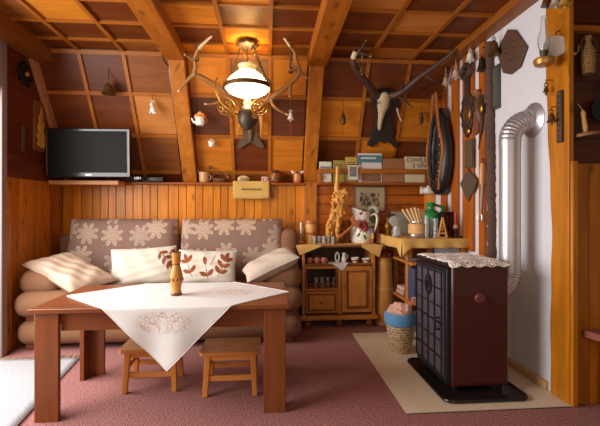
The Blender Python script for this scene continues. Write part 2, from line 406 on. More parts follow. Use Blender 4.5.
# ================= sofa =================
def sofa_weave(name, c):
    return flat(name, c, .95, 0, .16, 90, .35)
SOFA = sofa_weave('sofa_weave', (122, 82, 55))
def floral():
    a = NT('floral_weave'); co = a.obj()
    s = a.n('ShaderNodeSeparateXYZ', {0: co}).outputs
    p = a.n('ShaderNodeCombineXYZ', {0: s[0], 1: s[2], 2: 0.0}).outputs[0]
    pp = a.map(p, (4.2, 4.2, 1))
    vo = a.n('ShaderNodeTexVoronoi', {'Vector': pp, 'Scale': 1.0, 'Randomness': .55}, voronoi_dimensions='2D')
    dv = a.n('ShaderNodeVectorMath', {0: pp, 1: vo.outputs['Position']}, operation='SUBTRACT').outputs[0]
    ds = a.n('ShaderNodeSeparateXYZ', {0: dv}).outputs
    ang = a.math('ARCTAN2', ds[1], ds[0]); d = vo.outputs['Distance']
    pet = a.math('MULTIPLY_ADD', a.math('ABSOLUTE', a.math('SINE', a.math('MULTIPLY', ang, 4.0))), .27, .22)
    q = a.math('DIVIDE', d, pet)                      # 1 at the petal outline
    inside = a.n('ShaderNodeMapRange', {'Value': q, 'From Min': 1.02, 'From Max': .98}).outputs[0]
    ring = a.math('ABSOLUTE', a.math('SINE', a.math('MULTIPLY', q, 12.5)))
    lines = a.n('ShaderNodeMapRange', {'Value': ring, 'From Min': .25, 'From Max': .75, 'To Min': .25, 'To Max': .95}).outputs[0]
    fl = a.math('MULTIPLY', inside, lines)
    small = a.n('ShaderNodeTexVoronoi', {'Vector': p, 'Scale': 17.}, voronoi_dimensions='2D', feature='DISTANCE_TO_EDGE').outputs[0]
    sm = a.n('ShaderNodeMapRange', {'Value': small, 'From Min': .05, 'From Max': .02, 'To Max': .07}).outputs[0]
    f = a.math('MAXIMUM', fl, sm)
    hue = a.n('ShaderNodeSeparateColor', {0: vo.outputs['Color']}).outputs[0]
    tint = a.mix(hue, lin((206, 182, 152)), lin((180, 156, 142)))
    nz = a.n('ShaderNodeTexNoise', {'Vector': co, 'Scale': 120.})
    f2 = a.math('MULTIPLY', f, a.n('ShaderNodeMapRange', {'Value': nz.outputs[0], 'From Min': .3, 'From Max': .6, 'To Min': .55, 'To Max': 1.}).outputs[0])
    a.set(Base_Color=a.mix(f2, lin((132, 102, 90)), tint), Roughness=.95); a.bump(nz.outputs[0], .3, .005); return a.m
FLORAL = floral()
PLINTH = wood('sofa_wood', (112, 58, 40), (132, 72, 50), 'X', 12)
so = thing('sofa', 'long brown fabric sofa with two flower-patterned back cushions against the plank wall', 'sofa', (-.95, 4.1, 0))
b = MB(); b.box(-2.2, .325, 3.66, 4.55, .045, .262); b.build('lower_roll', SOFA, so, bevel=.10, seg=7)
b = MB(); b.box(-2.14, .27, 3.74, 4.5, .255, .30); b.build('plinth_strip', PLINTH, so, bevel=.008)
b = MB(); b.box(-2.22, .335, 3.64, 4.52, .29, .52); b.build('seat', SOFA, so, bevel=.11, seg=7)
for fx in (-2.02, .13):
    for fy in (3.78, 4.4):
        b = MB(); b.box(fx - .12, fx + .12, fy - .04, fy + .04, 0, .06); b.build('foot', PLINTH, so, bevel=.012)
for xa, xb, nm in ((-2.06, -.945, 'back_cushion'), (-.915, .185, 'back_cushion')):
    b = MB(); M = TM(((xa + xb) / 2, 4.28, .47), (-.2, 0, 0)); w = (xb - xa) / 2
    # cushion with a domed face and slightly narrowing top
    def bc(u, v, s=1):
        x = (u * 2 - 1); z = v
        k = (1 - abs(x) ** 8) * (1 - abs(2 * v - 1) ** 6)
        return Vector((x * w * (1 - .02 * v), -s * (.03 + .085 * max(k, 0) ** .5), .68 * z))
    n = 28
    b.grid(lambda u, v: M @ bc(u, v, 1), n, 18); b.grid(lambda u, v: M @ bc(u, v, -1), n, 18)
    for e in range(2):
        b.grid(lambda u, v: M @ Vector(((2 * e - 1) * w * (1 - .02 * v), .03 - .06 * u, .68 * v)), 1, 18)
        b.grid(lambda u, v: M @ Vector(((2 * u - 1) * w * (1 - .02 * e), .03 - .06 * v, .68 * e)), n, 1)
    b.build(nm, FLORAL, so)
def bolster(x0, x1, y0, y1, z0, z1, nm='armrest'):
    b = MB(); b.box(x0, x1, y0, y1, z0, z1); return b.build(nm, SOFA, so, bevel=min(x1 - x0, z1 - z0) * .46, seg=7)
bolster(-2.22, -1.85, 3.72, 4.45, .47, .70); bolster(-.05, .335, 3.72, 4.45, .47, .73)
b = MB(); b.box(-2.2, .32, 4.40, 4.56, .3, .98); b.build('back_frame', SOFA, so, bevel=.06, seg=5)
bolster(.15, .335, 4.18, 4.52, .6, 1.04, 'back_wing')
# ---------- scatter cushions ----------
SATIN = flat('satin_beige', (176, 150, 128), .42, 0, .05, 12, .1)
FLEECE = flat('fleece_white', (208, 198, 182), .95, 0, .04, 160, .5)
LEAF = flat('leaf_brown', (140, 72, 42), .95, 0, .15, 160, .5)
CREAM = flat('cotton_cream', (192, 174, 156), .85, 0, .05, 60, .2)
def pillow(name, label, M, w, h, th, mats, leaf=None, dent=0, res=48):
    b = MB()
    def fn(s):
        def g(u, v):
            x, y = 2 * u - 1, 2 * v - 1
            k = max(0, (1 - x ** 4)) ** .6 * max(0, (1 - y ** 4)) ** .6
            pin = 1 - .06 * (1 - abs(y)) * abs(x) ** 3; pin2 = 1 - .07 * (1 - abs(x)) * abs(y) ** 3
            wr = 1 + dent * math.sin(9 * x + 4 * y + 3 * x * y) + dent * .6 * math.sin(15 * y - 6 * x)
            return M @ Vector((x * w / 2 * pin, y * h / 2 * pin2, s * (th / 2 * k * wr + .003)))
        return g
    b.grid(fn(1), res, int(res * h / w) if leaf else 22, leaf); b.grid(fn(-1), 24, 16)
    o = b.build(name, mats); return tag(o, label, 'cushion', 'scatter cushions on the sofa')
def leaves(spec):
    """spec: leaf (cx, cy, angle, length, width) in cushion units 0..1, plus stems"""
    def f(u, v):
        for cx, cy, an, L, W in spec:
            dx, dy = (u - cx) * 1.7, v - cy
            a = dx * math.cos(an) + dy * math.sin(an); c = -dx * math.sin(an) + dy * math.cos(an)
            if 0 <= a <= L and abs(c) < W * math.sin(PI * min(1, a / L)) ** .8: return 1
        return 0
    return f
def sprig(x, y, tx, ty, n=3, L=.3, W=.06):
    """a stem with leaves on both sides"""
    an = math.atan2(ty - y, (tx - x) * 1.7); ln = math.hypot(ty - y, (tx - x) * 1.7); out = [(x, y, an, ln, .012)]
    for i in range(n):
        t = .25 + .6 * i / n; px, py = x + (tx - x) * t, y + (ty - y) * t
        out += [(px, py, an + .75, L * (1 - .1 * i), W), (px, py, an - .75, L * (1 - .1 * i), W)]
    return out + [(tx, ty, an, L * .8, W)]
def frame(c, e1, e2):
    """a cushion's own axes along its two edge directions"""
    e1, e2 = Vector(e1).normalized(), Vector(e2).normalized(); n = e1.cross(e2).normalized()
    M = Matrix.Identity(4)
    for k, a in enumerate((e1, e2, n)):
        for r in range(3): M[r][k] = a[r]
    M.translation = c; return M
def twig(x, y, tx, ty, n, L, W):
    an = math.atan2(ty - y, (tx - x) * 1.75); ln = math.hypot(ty - y, (tx - x) * 1.75); out = [(x, y, an, ln, .013), (tx, ty, an, L, W)]
    for i in range(n):
        t = .3 + .62 * i / max(1, n - 1); px, py = x + (tx - x) * t, y + (ty - y) * t
        for s in (-1, 1): out.append((px, py, an + s * .85, L, W))
    return out
c = PY(143.5, 266, 4.02)
pillow('scatter_cushion', 'white fleece cushion with a single brown leaf sprig, propped between satin cushion and vase', TM(c, (PI / 2 - .32, -.05, .05)), .62, .37, .17, [FLEECE, LEAF],
       leaves(twig(.72, .93, .93, .50, 3, .21, .05) + [(.93, .72, 1.1, .2, .05)]), .05, 100)
c = PY(207, 267, 4.0)
pillow('scatter_cushion', 'white fleece cushion covered in brown leaf sprigs, just behind the carved wooden vase', TM(c, (PI / 2 - .32, .02, -.04)), .58, .34, .15, [FLEECE, LEAF],
       leaves(twig(.30, .14, .18, .62, 2, .26, .06) + twig(.56, .06, .50, .52, 1, .26, .065) + twig(.70, .12, .82, .68, 3, .26, .062) + [(.58, .5, 1.2, .42, .012)]), .05, 110)
pillow('scatter_cushion', 'shiny plain beige satin cushion slumped over the armrest near the terrace door', frame(Vector((-1.805, 3.85, .665)), (.50, -.17, -.225), (.27, .22, .07)), .62, .40, .17, [SATIN], None, .10, 40)
pillow('scatter_cushion', 'plain cream cotton cushion tilted on the armrest beside the sideboard', frame(Vector((.03, 3.84, .72)), (.447, .05, .20), (-.06, .30, .05)), .53, .36, .16, [CREAM], None, .05, 40)
# ================= coffee table =================
TW = wood('table_laminate', (112, 58, 28), (132, 72, 38), 'X', 16, 0, .33); TWZ = wood('table_laminate_leg', (112, 58, 28), (132, 72, 38), 'Z', 16, 0, .36)
ta = thing('coffee_table', 'low reddish-brown coffee table with broad board legs, white cloth laid across it', 'table', (-.62, 2.8, 0))
b = MB(); b.box(-1.375, .135, 2.425, 3.17, .643, .67); b.build('tabletop', TW, ta, bevel=.004)
for sx in (-1, 1):
    for sy in (-1, 1):
        xo = -.62 + sx * .735; yo = 2.8 + sy * .345
        b = MB(); b.box(min(xo, xo - sx * .135), max(xo, xo - sx * .135), min(yo, yo - sy * .03), max(yo, yo - sy * .03), 0, .645)
        b.box(min(xo, xo - sx * .03), max(xo, xo - sx * .03), min(yo - sy * .0301, yo - sy * .12), max(yo - sy * .0301, yo - sy * .12), 0, .645)
        b.build('leg', TWZ, ta, bevel=.003)
for y in (2.485, 3.09):
    b = MB(); b.box(-1.22, -.02, y, y + .024, .525, .645); b.build('apron', TW, ta, bevel=.002)
for x in (-1.32, .055):
    b = MB(); b.box(x, x + .024, 2.6, 3.0, .525, .645); b.build('apron', TW, ta, bevel=.002)
def cloth_mat():
    a = NT('white_linen'); co = a.obj()
    s = a.n('ShaderNodeSeparateXYZ', {0: co}).outputs
    def blob(cx, cy, rx, ry, u, v):
        dx = a.math('DIVIDE', a.math('SUBTRACT', u, cx), rx); dy = a.math('DIVIDE', a.math('SUBTRACT', v, cy), ry)
        return a.n('ShaderNodeMapRange', {'Value': a.math('ADD', a.math('MULTIPLY', dx, dx), a.math('MULTIPLY', dy, dy)), 'From Min': 1., 'From Max': .6}).outputs[0]
    hang = a.math('MULTIPLY', blob(-.60, .585, .185, .07, s[0], s[2]), a.math('LESS_THAN', s[1], 2.43))
    top = blob(-.22, 2.80, .14, .11, s[0], s[1])
    vo = a.n('ShaderNodeTexVoronoi', {'Vector': co, 'Scale': 52.}, feature='DISTANCE_TO_EDGE').outputs[0]
    vr = a.n('ShaderNodeTexNoise', {'Vector': co, 'Scale': 22.}).outputs[0]
    ln = a.math('MULTIPLY', a.math('LESS_THAN', vo, .085), a.math('GREATER_THAN', vr, .42))
    f = a.math('MULTIPLY', a.math('MAXIMUM', hang, top), ln)
    a.set(Base_Color=a.mix(f, lin((220, 217, 215)), lin((196, 164, 140))), Roughness=.85)
    a.bump(a.n('ShaderNodeTexNoise', {'Vector': co, 'Scale': 200.}).outputs[0], .15, .003); return a.m
b = MB(); HD = .735; cx, cy, TZ, YF, YK = -.585, 2.775, .6735, 2.415, 3.18
def clothpt(u, v):
    a_, c_ = u - .5, v - .5
    x = cx + (a_ - c_) * HD; y = cy + (a_ + c_) * HD; z = TZ
    r = .012
    for edge, s in ((YF, -1), (YK, 1)):
        e = (y - edge) * s
        if e > 0:
            t = min(e / (r * PI / 2), 1); an = t * PI / 2
            rest = max(0, e - r * PI / 2)
            fold = .014 * math.sin(x * 21) * min(1, rest / .2)
            y = edge + s * (r * math.sin(an) + .002 + fold * .8 + rest * .02); z = TZ - r * (1 - math.cos(an)) - rest
            break
    return Vector((x + .004 * math.sin(y * 9), y, z))
b.grid(clothpt, 90, 90)
tc = b.build('tablecloth', cloth_mat(), solid=.003); tag(tc, 'white embroidered tablecloth laid cornerwise, one point hanging over the table front', 'tablecloth')
b = MB()
pts = [clothpt(i / 60, 0) for i in range(61)] + [clothpt(1, i / 60) for i in range(1, 61)] + [clothpt(1 - i / 60, 1) for i in range(1, 61)] + [clothpt(0, 1 - i / 60) for i in range(1, 60)]
b.tube(pts, .004, 5, True); o = b.build('lace_edging', flat('lace_white', (232, 226, 220), .9)); o.parent = tc
# vase
VW1 = wood('turned_wood', (176, 112, 48), (206, 146, 72), 'Z', 10, 0, .3); VW2 = flat('turned_wood_dark', (104, 58, 26), .35)
va = thing('vase', 'tall turned wooden vase standing alone on the white tablecloth', 'vase', (-.603, 2.73, .675))
b = MB(); s = .29 / 44
P_ = [(.036, 0, 1), (.038, .012, 1), (.034, .02, 0), (.03, .035, 0), (.031, .05, 0), (.039, .085, 0), (.0425, .10, 0), (.043, .125, 0), (.040, .142, 0), (.034, .165, 0), (.027, .19, 0), (.0245, .205, 1), (.027, .212, 0), (.028, .24, 0), (.031, .285, 1), (.033, .29, 1), (.029, .291, 1), (.024, .25, 1), (1e-4, .245, 1)]
b.lathe(P_, (-.603, 2.73, .675), 28); b.build('body', [VW1, VW2], va)
b = MB()
for k in range(10):
    t = 2 * PI * k / 10; b.ell((-.603 + .0425 * math.cos(t), 2.73 + .0425 * math.sin(t), .783), (.006, .006, .012), 8, 6)
b.build('carved_band_pattern', VW2, va)
# ================= stools =================
SW = wood('stool_beech', (190, 116, 54), (212, 140, 72), 'X', 12, 0, .35); SWZ = wood('stool_beech_leg', (186, 110, 48), (206, 132, 64), 'Z', 12, 0, .35)
st = thing('wooden_stool', 'small light wooden stool with slotted seat, under the table by its far board leg', 'stool', (-.245, 2.83, 0), 'wooden stools under the table')
X0, Y0 = -.245, 2.83
b = MB(); sl = [(.06 * math.cos(t), .016 * math.sin(t)) for t in [2 * PI * i / 20 for i in range(20)]]
bm_pts = [(-.2, -.15), (.2, -.15), (.2, .15), (-.2, .15)]
# seat plate built round its hand slot
def seatpt(u, v, z):
    t = 2 * PI * u; sx, sy = .055 * math.copysign(abs(math.cos(t)) ** .5, math.cos(t)), .016 * math.copysign(abs(math.sin(t)) ** .8, math.sin(t))
    m = max(abs(math.cos(t)) / .2, abs(math.sin(t)) / .15); ox, oy = math.cos(t) / m, math.sin(t) / m
    return Vector((X0 + sx + (ox - sx) * v, Y0 + sy + (oy - sy) * v, z))
b.grid(lambda u, v: seatpt(u, v, .30), 64, 4); b.grid(lambda u, v: seatpt(u, v, .278), 64, 4)
b.grid(lambda u, v: seatpt(u, 0, .278 + .022 * v), 64, 1); b.grid(lambda u, v: seatpt(u, 1, .278 + .022 * v), 64, 1)
b.build('seat', SW, st)
for sx in (-1, 1):
    for sy in (-1, 1):
        b = MB(); b.frus((X0 + sx * .165, Y0 + sy * .125, 0), (.017, .017), (X0 + sx * .15, Y0 + sy * .105, .279), (.02, .02)); b.build('leg', SWZ, st, bevel=.004)
for sy in (-1, 1):
    b = MB(); b.box(X0 - .14, X0 + .14, Y0 + sy * .108 - .009, Y0 + sy * .108 + .009, .235, .279); b.build('apron', SW, st, bevel=.002)
    b = MB(); b.box(X0 - .15, X0 + .15, Y0 + sy * .115 - .009, Y0 + sy * .115 + .009, .10, .135); b.build('stretcher', SW, st, bevel=.002)
for sx in (-1, 1):
    b = MB(); b.box(X0 + sx * .152 - .009, X0 + sx * .152 + .009, Y0 - .1, Y0 + .1, .235, .279); b.build('apron', SW, st, bevel=.002)
    b = MB(); b.box(X0 + sx * .157 - .009, X0 + sx * .157 + .009, Y0 - .11, Y0 + .11, .15, .185); b.build('stretcher', SW, st, bevel=.002)
dup(st, (-.80, 2.93, 0), 'small light wooden stool half hidden behind the hanging tablecloth point', rz=.03)
# ================= rug =================
RUG = flat('rug_cotton', (156, 156, 160), .95, 0, .08, 40, .6)
rg = thing('rug', 'white woven rug with a fringed end lying at the terrace door', 'rug', (-1.83, 2.4, 0))
b = MB()
def rugpt(u, v): return Vector((-2.185 + u * (.625 + .29 * (1 - v)), 1.2 + v * 2.28, .007 + .002 * math.sin(9 * v + 3 * u)))
b.grid(rugpt, 12, 40); b.build('rug_weave', RUG, rg, solid=.01)
for v, s in ((1, 1), (0, -1)):
    b = MB()
    for i in range(30):
        p = rugpt((i + .5) / 30, v); j = random.uniform(-.02, .02)
        b.tube([p, p + Vector((j * .5, s * .04, .001)), p + Vector((j, s * .085, -.002))], [.004, .004, .003], 5)
    b.build('fringe', flat('fringe_wool', (196, 172, 150), .95), rg)
# ================= sideboard =================
CW = wood('sideboard_oak', (172, 104, 42), (198, 130, 60), 'Z', 13, 0, .38); CWX = wood('sideboard_oak_rail', (170, 102, 40), (196, 128, 58), 'X', 13, 0, .38)
CWD = wood('sideboard_inside', (74, 42, 24), (92, 54, 32), 'X', 12, 0, .5); CWM = wood('sideboard_mould', (120, 66, 28), (140, 80, 36), 'X', 14, 0, .36)
BRASS = flat('brass_old', (176, 132, 58), .35, .9, .2, 40, .1); IRON = flat('iron_black', (34, 32, 34), .5, .5, .15, 60)
X1, X2, Y1, Y2 = .37, 1.155, 4.20, 4.585
sb = thing('sideboard', 'carved oak sideboard with an open shelf, a spindle niche, one drawer and one door', 'sideboard', (.76, 4.4, 0))
b = MB()
b.box(X1, X1 + .03, Y1, Y2, .12, .845); b.build('side_panel', CW, sb, bevel=.004)
b = MB(); b.box(X2 - .03, X2, Y1, Y2, .12, .845); b.build('side_panel', CW, sb, bevel=.004)
b = MB(); b.box(X1 + .03, X2 - .03, Y2 - .02, Y2, .12, .845); b.build('back_panel', CWD, sb)
b = MB(); b.box(X1 - .02, X2 + .02, Y1 - .02, Y2, .845, .868); b.build('top', CWX, sb, bevel=.006)
b = MB(); b.box(X1 + .031, X2 - .031, Y1 + .004, Y2 - .021, .645, .668); b.build('shelf', CWX, sb, bevel=.003)
b = MB()
for i in range(54): b.box(X1 + .035 + i * .0134, X1 + .046 + i * .0134, Y1 - .004, Y1 + .004, .645, .672)
b.build('shelf_edging', CWM, sb, bevel=.003, seg=1)
b = MB(); b.box(.755, .785, Y1 + .002, Y2 - .02, .13, .645); b.build('divider', CW, sb, bevel=.003)
b = MB(); b.box(X1 + .031, .755, Y1 + .004, Y2 - .021, .385, .405); b.build('niche_floor', CWX, sb, bevel=.003)
b = MB(); b.box(X1 + .031, .755, Y1, Y1 + .02, .615, .645); b.build('niche_rail', CWX, sb, bevel=.003)
for x in (.415, .74):
    b = MB(); b.lathe([(.012, .405), (.014, .42), (.007, .44), (.011, .48), (.013, .51), (.007, .545), (.013, .57), (.016, .59), (.011, .615)], (x, Y1 + .016, 0), 12); b.build('turned_post', CWM, sb)
b = MB(); b.tube([(.415, Y1 + .016, .455), (.74, Y1 + .016, .455)], .006, 8); b.build('gallery_rail', CWM, sb)
# drawer with raised panel
dr = MB().box(X1 + .035, .75, Y1 - .006, Y1 + .02, .15, .38).build('drawer', CWX, sb, bevel=.004)
b = MB(); b.box(X1 + .075, .71, Y1 - .013, Y1 - .005, .19, .34); b.build('drawer_panel', CW, dr, bevel=.006)
for o in (dr.children): o.matrix_parent_inverse = dr.matrix_world.inverted()
b = MB()
for xa, xb, za, zb in ((X1 + .06, .725, .178, .19), (X1 + .06, .725, .34, .352), (X1 + .06, X1 + .072, .178, .352), (.713, .725, .178, .352)): b.box(xa, xb, Y1 - .016, Y1 - .005, za, zb)
b.build('drawer_moulding', CWM, dr, bevel=.004)
kb = MB().lathe([(.006, 0), (.006, .012), (.015, .02), (.013, .028), (1e-4, .03)], (.57, Y1 - .014, .265), 12, Matrix.Rotation(PI / 2, 4, 'X')).build('knob', CWM, dr)
do = MB().box(.79, X2 - .034, Y1 - .008, Y1 + .014, .15, .64).build('door', CW, sb, bevel=.004)
b = MB(); b.box(.865, X2 - .105, Y1 - .017, Y1 - .007, .22, .575); b.build('door_panel', wood('door_panel_oak', (178, 112, 48), (206, 138, 66), 'Z', 8, 0, .36, 1), do, bevel=.008)
b = MB()
for xa, xb, za, zb in ((.845, X2 - .085, .20, .216), (.845, X2 - .085, .579, .595), (.845, .861, .2, .595), (X2 - .101, X2 - .085, .2, .595)): b.box(xa, xb, Y1 - .02, Y1 - .007, za, zb)
b.build('door_moulding', CWM, do, bevel=.005)
MB().lathe([(.005, 0), (.006, .012), (.014, .02), (.012, .028), (1e-4, .03)], (.815, Y1 - .008, .42), 12, Matrix.Rotation(PI / 2, 4, 'X')).build('knob', CWM, do)
b = MB()
for z in (.22, .55): MB().tube([(X2 - .028, Y1 - .006, z), (X2 - .028, Y1 - .006, z + .05)], .006, 8).build('hinge', BRASS, do)
b = MB(); b.box(X1 - .03, X2 + .03, Y1 - .035, Y2, .075, .125); b.build('plinth', CWX, sb, bevel=.015, seg=3)
for fx, fy in ((.43, 4.2), (.76, 4.2), (1.09, 4.2), (.43, 4.53), (1.09, 4.53)):
    b = MB(); b.lathe([(.022, 0), (.038, .02), (.04, .04), (.028, .058), (.034, .078)], (fx, fy, 0), 16); b.build('foot', CWM, sb)
# mustard runner with two hanging corners
MUST = flat('cloth_mustard', (208, 162, 88), .9, 0, .08, 90, .25)
rn = thing('table_runner', 'mustard cloth over the sideboard top with two hanging corners and a corded edge', 'tablecloth', (.76, 4.38, .87))
b = MB(); b.box(X1 - .03, X2 + .03, Y1 - .03, 4.56, .8685, .8725)
def flap(p, q, r):
    b.prism([p, q, r], .004, Matrix.Translation((0, Y1 - .027, 0)) @ FR)
flap((X1 - .07, .8725), (X1 + .24, .8725), (X1 - .03, .765)); flap((X2 - .2, .8725), (X2 + .075, .8725), (X2 + .035, .735))
b.build('cloth', MUST, rn, bevel=.001)
b = MB(); n = 46
for i in range(n):
    x = lerps(X1 + .2, X2 - .17, n)[i]; b.ell((x, Y1 - .035, .861), (.008, .008, .012), 6, 4)
b.build('corded_fringe', flat('cord_brown', (132, 76, 34), .8), rn)
# ================= corner counter =================
ct = thing('counter', 'narrow wooden counter with open shelves in the corner under the horse collar', 'counter', (1.6, 4.05, 0))
CX0, CY0 = 1.30, 3.66
b = MB(); b.box(CX0, 1.925, CY0, 4.55, .93, .965); b.build('top', CWX, ct, bevel=.004)
for x, y in ((CX0 + .05, CY0 + .06), (1.88, CY0 + .06), (CX0 + .16, 4.47), (1.88, 4.5)):
    b = MB(); b.box(x - .025, x + .025, y - .025, y + .025, 0, .931); b.build('leg', CW, ct, bevel=.004)
for z in (.735, .37):
    b = MB(); b.box(CX0 + .0, 1.92, CY0 - .14, 4.06, z, z + .025); b.build('shelf', wood('counter_shelf', (166, 98, 40), (190, 120, 56), 'X', 12, 0), ct, bevel=.01)
cl = thing('counter_cloth', 'mustard cloth draped over the corner counter, its corner point drooping', 'tablecloth', (1.6, 4.05, .966))
b = MB(); b.box(CX0 - .045, 1.925, CY0 - .028, 4.55, .9655, .9695)
nx = 30
def front(u, v):
    x = CX0 - .045 + u * (1.97 - CX0 - .0); d = .085 + .075 * max(0, 1 - u / .13) ** 1.2
    return Vector((min(x, 1.925), CY0 - .03 - .01 * math.sin(u * 24) * v - .006 * v, .9695 - v * d))
def side(u, v):
    y = CY0 - .03 + u * .92; d = .10 + .07 * max(0, 1 - u / .16) ** 1.2
    return Vector((CX0 - .046 - .012 * math.sin(u * 15 + 1) * v - .004 * v, y, .9695 - v * d))
b.grid(front, nx, 6); b.grid(side, nx, 6)
b.build('cloth', MUST, cl, solid=.003)
# ================= stove =================
ENAM = flat('enamel_maroon', (72, 26, 22), .33, .1, .06, 8, .02, coat=.3); BLK = flat('stove_black', (40, 38, 44), .45, .6, .1, 30, .05); BLK2 = flat('stove_inner', (104, 92, 100), .6, .4, .1, 40)
CHROME = flat('steel_bright', (190, 188, 190), .3, 1.0, .03, 10, .02)
sv = thing('stove', 'maroon enamelled heating stove with a black grille door, standing on the hearth', 'stove', (1.4, 2.85, 0))
sx0, sx1, sy0, sy1, sz0, sz1 = 1.20, 1.625, 2.575, 3.14, .058, .87
b = MB(); b.box(sx0 + .03, sx1, sy0, sy1, sz0, sz1); b.build('body', ENAM, sv, bevel=.012, seg=3)
b = MB(); b.box(sx0 - .005, sx1 - .02, sy0 + .02, sy1 - .02, sz1 - .004, sz1 + .012); b.build('top_plate', BLK, sv, bevel=.004)
fd = MB().box(sx0, sx0 + .032, sy0 + .015, sy1 - .015, sz0 + .01, sz1 - .02).build('front_frame', BLK, sv, bevel=.005)
gd = MB().box(sx0 - .012, sx0 + .002, sy0 + .055, sy1 - .045, sz0 + .05, sz1 - .05).build('door', BLK2, sv, bevel=.003)
b = MB()
for i in range(5): y = lerps(sy0 + .062, sy1 - .052, 5)[i]; b.box(sx0 - .02, sx0 - .009, y - .006, y + .006, sz0 + .05, sz1 - .05)
for i in range(7): z = lerps(sz0 + .057, sz1 - .057, 7)[i]; b.box(sx0 - .019, sx0 - .009, sy0 + .055, sy1 - .045, z - .005, z + .005)
for i in range(44): z = lerps(sz0 + .07, sz1 - .07, 44)[i]; b.box(sx0 - .014, sx0 - .010, sy0 + .06, sy1 - .05, z - .002, z + .002)
b.build('grille', BLK, gd)
b = MB(); b.prism(circ(.075, 20, .8, 1), .008, TM((sx0 - .012, (sy0 + sy1) / 2, .70)) @ WR)
for t in range(8):
    a_ = t * PI / 4; b.tube([(sx0 - .02, (sy0 + sy1) / 2 + .02 * math.cos(a_), .70 + .025 * math.sin(a_)), (sx0 - .02, (sy0 + sy1) / 2 + .055 * math.cos(a_), .70 + .07 * math.sin(a_))], .004, 5)
b.build('rosette_pattern', BLK, gd)
b = MB(); b.tube([(sx0 - .012, sy0 + .10, .50), (sx0 - .04, sy0 + .10, .50), (sx0 - .045, sy0 + .10, .46), (sx0 - .04, sy0 + .1, .42), (sx0 - .012, sy0 + .10, .42)], .008, 8); b.build('handle', BLK, gd)
kx = PY(478.5, 297.5, sy0)
b = MB(); b.lathe([(.02, 0), (.034, .006), (.036, .018), (.03, .03), (1e-4, .032)], (kx.x, sy0, kx.z), 20, Matrix.Rotation(PI / 2, 4, 'X'), rip=lambda t, i: 1 + .05 * math.cos(10 * t)); b.build('knob', flat('knob_maroon', (104, 52, 44), .35), sv)
for x in (sx0 + .07, sx1 - .04):
    for y in (sy0 + .05, sy1 - .05):
        b = MB(); b.box(x - .016, x + .016, y - .016, y + .016, .02, sz0 + .01); b.build('leg', BLK, sv, bevel=.003)
b = MB(); rr = .05
def rrect(x0, x1, y0, y1, r, n=6):
    out = []
    for cx_, cy_, a0 in ((x1 - r, y1 - r, 0), (x0 + r, y1 - r, PI / 2), (x0 + r, y0 + r, PI), (x1 - r, y0 + r, 3 * PI / 2)):
        out += [(cx_ + r * math.cos(a0 + PI / 2 * i / n), cy_ + r * math.sin(a0 + PI / 2 * i / n)) for i in range(n + 1)]
    return out
rp = rrect(1.135, 1.70, 2.455, 3.19, .06)
b.prism(rp, .012, TM((0, 0, .0095))); b.tube([(x, y, .023) for x, y in rp], .01, 6, True)
b.build('ash_tray', flat('tray_dark', (46, 38, 36), .22, .4, .1, 10), sv)
# lace cover
def lace():
    a = NT('lace_cream'); co = a.obj()
    vo = a.n('ShaderNodeTexVoronoi', {'Vector': co, 'Scale': 44.}, feature='DISTANCE_TO_EDGE').outputs[0]
    nz = a.n('ShaderNodeTexNoise', {'Vector': co, 'Scale': 9., 'Detail': 3.}).outputs[0]
    hole = a.math('MULTIPLY', a.math('GREATER_THAN', vo, .16), a.math('GREATER_THAN', nz, .5))
    a.set(Base_Color=a.mix(hole, lin((240, 232, 222)), lin((164, 134, 112))), Roughness=.9); a.bump(vo, .8, .02); return a.m
b = MB()
def lac(u, v):
    x = sx0 + .022 + u * (sx1 - sx0 - .022); y = sy0 - .012 + v * (sy1 - sy0 + .02); z = sz1 + .02 + .006 * math.sin(u * 17 + v * 5) * math.sin(v * 13)
    e = max(0, .06 - v) / .06
    z -= .022 * e * (1 + .25 * math.sin(u * 30)); y -= .012 * e
    e2 = max(0, .05 - u) / .05; z -= .006 * e2; x -= .012 * e2 * math.sin(v * 40)
    return Vector((x, y, z))
b.grid(lac, 60, 60); o = b.build('lace_cover', lace(), solid=.006); tag(o, 'cream crocheted lace cover spread over the stove top', 'lace cover')
# stove pipe
PIPE = flat('pipe_steel', (186, 182, 186), .38, .7, .05, 6, .03)
pp = thing('stove_pipe', 'silver stove pipe rising beside the stove and bending into the white wall', 'stovepipe', (1.75, 2.76, .8))
PR = .071; pxx, pyy = 1.752, 2.76
b = MB(); b.tube([(pxx, pyy, .80), (pxx, pyy, 1.25), (pxx, pyy, 1.70)], PR, 32); b.build('straight_pipe', PIPE, pp)
def elbow(cx_, cz, r, a0, a1, nm):
    b = MB(); n = 60; pts, rs = [], []
    for i in range(n + 1):
        a_ = a0 + (a1 - a0) * i / n; pts.append((cx_ + r * math.cos(a_), pyy, cz + r * math.sin(a_))); rs.append(PR * (1.03 + .035 * math.sin(i * 2 * PI / 6)))
    b.tube(pts, rs, 32); return b.build(nm, PIPE, pp)
elbow(pxx + .155, 1.74, .155, PI, PI / 2 + .12, 'ribbed_elbow'); elbow(pxx - .14, .80, .14, 0, -PI / 2, 'ribbed_elbow')
b = MB(); b.tube([(pxx, pyy, 1.685), (pxx, pyy, 1.75)], PR * 1.03, 32); b.build('collar', PIPE, pp)
b = MB(); b.lathe([(.125, 0), (.125, .006), (.1, .02), (.078, .028), (.075, .06)], (1.929, pyy, 1.895), 36, Matrix.Rotation(-PI / 2, 4, 'Y')); b.build('wall_rosette', PIPE, pp)
b = MB(); b.tube([(1.60, pyy, .66), (pxx - .135, pyy, .66)], PR, 24); b.build('stove_spigot', PIPE, pp)
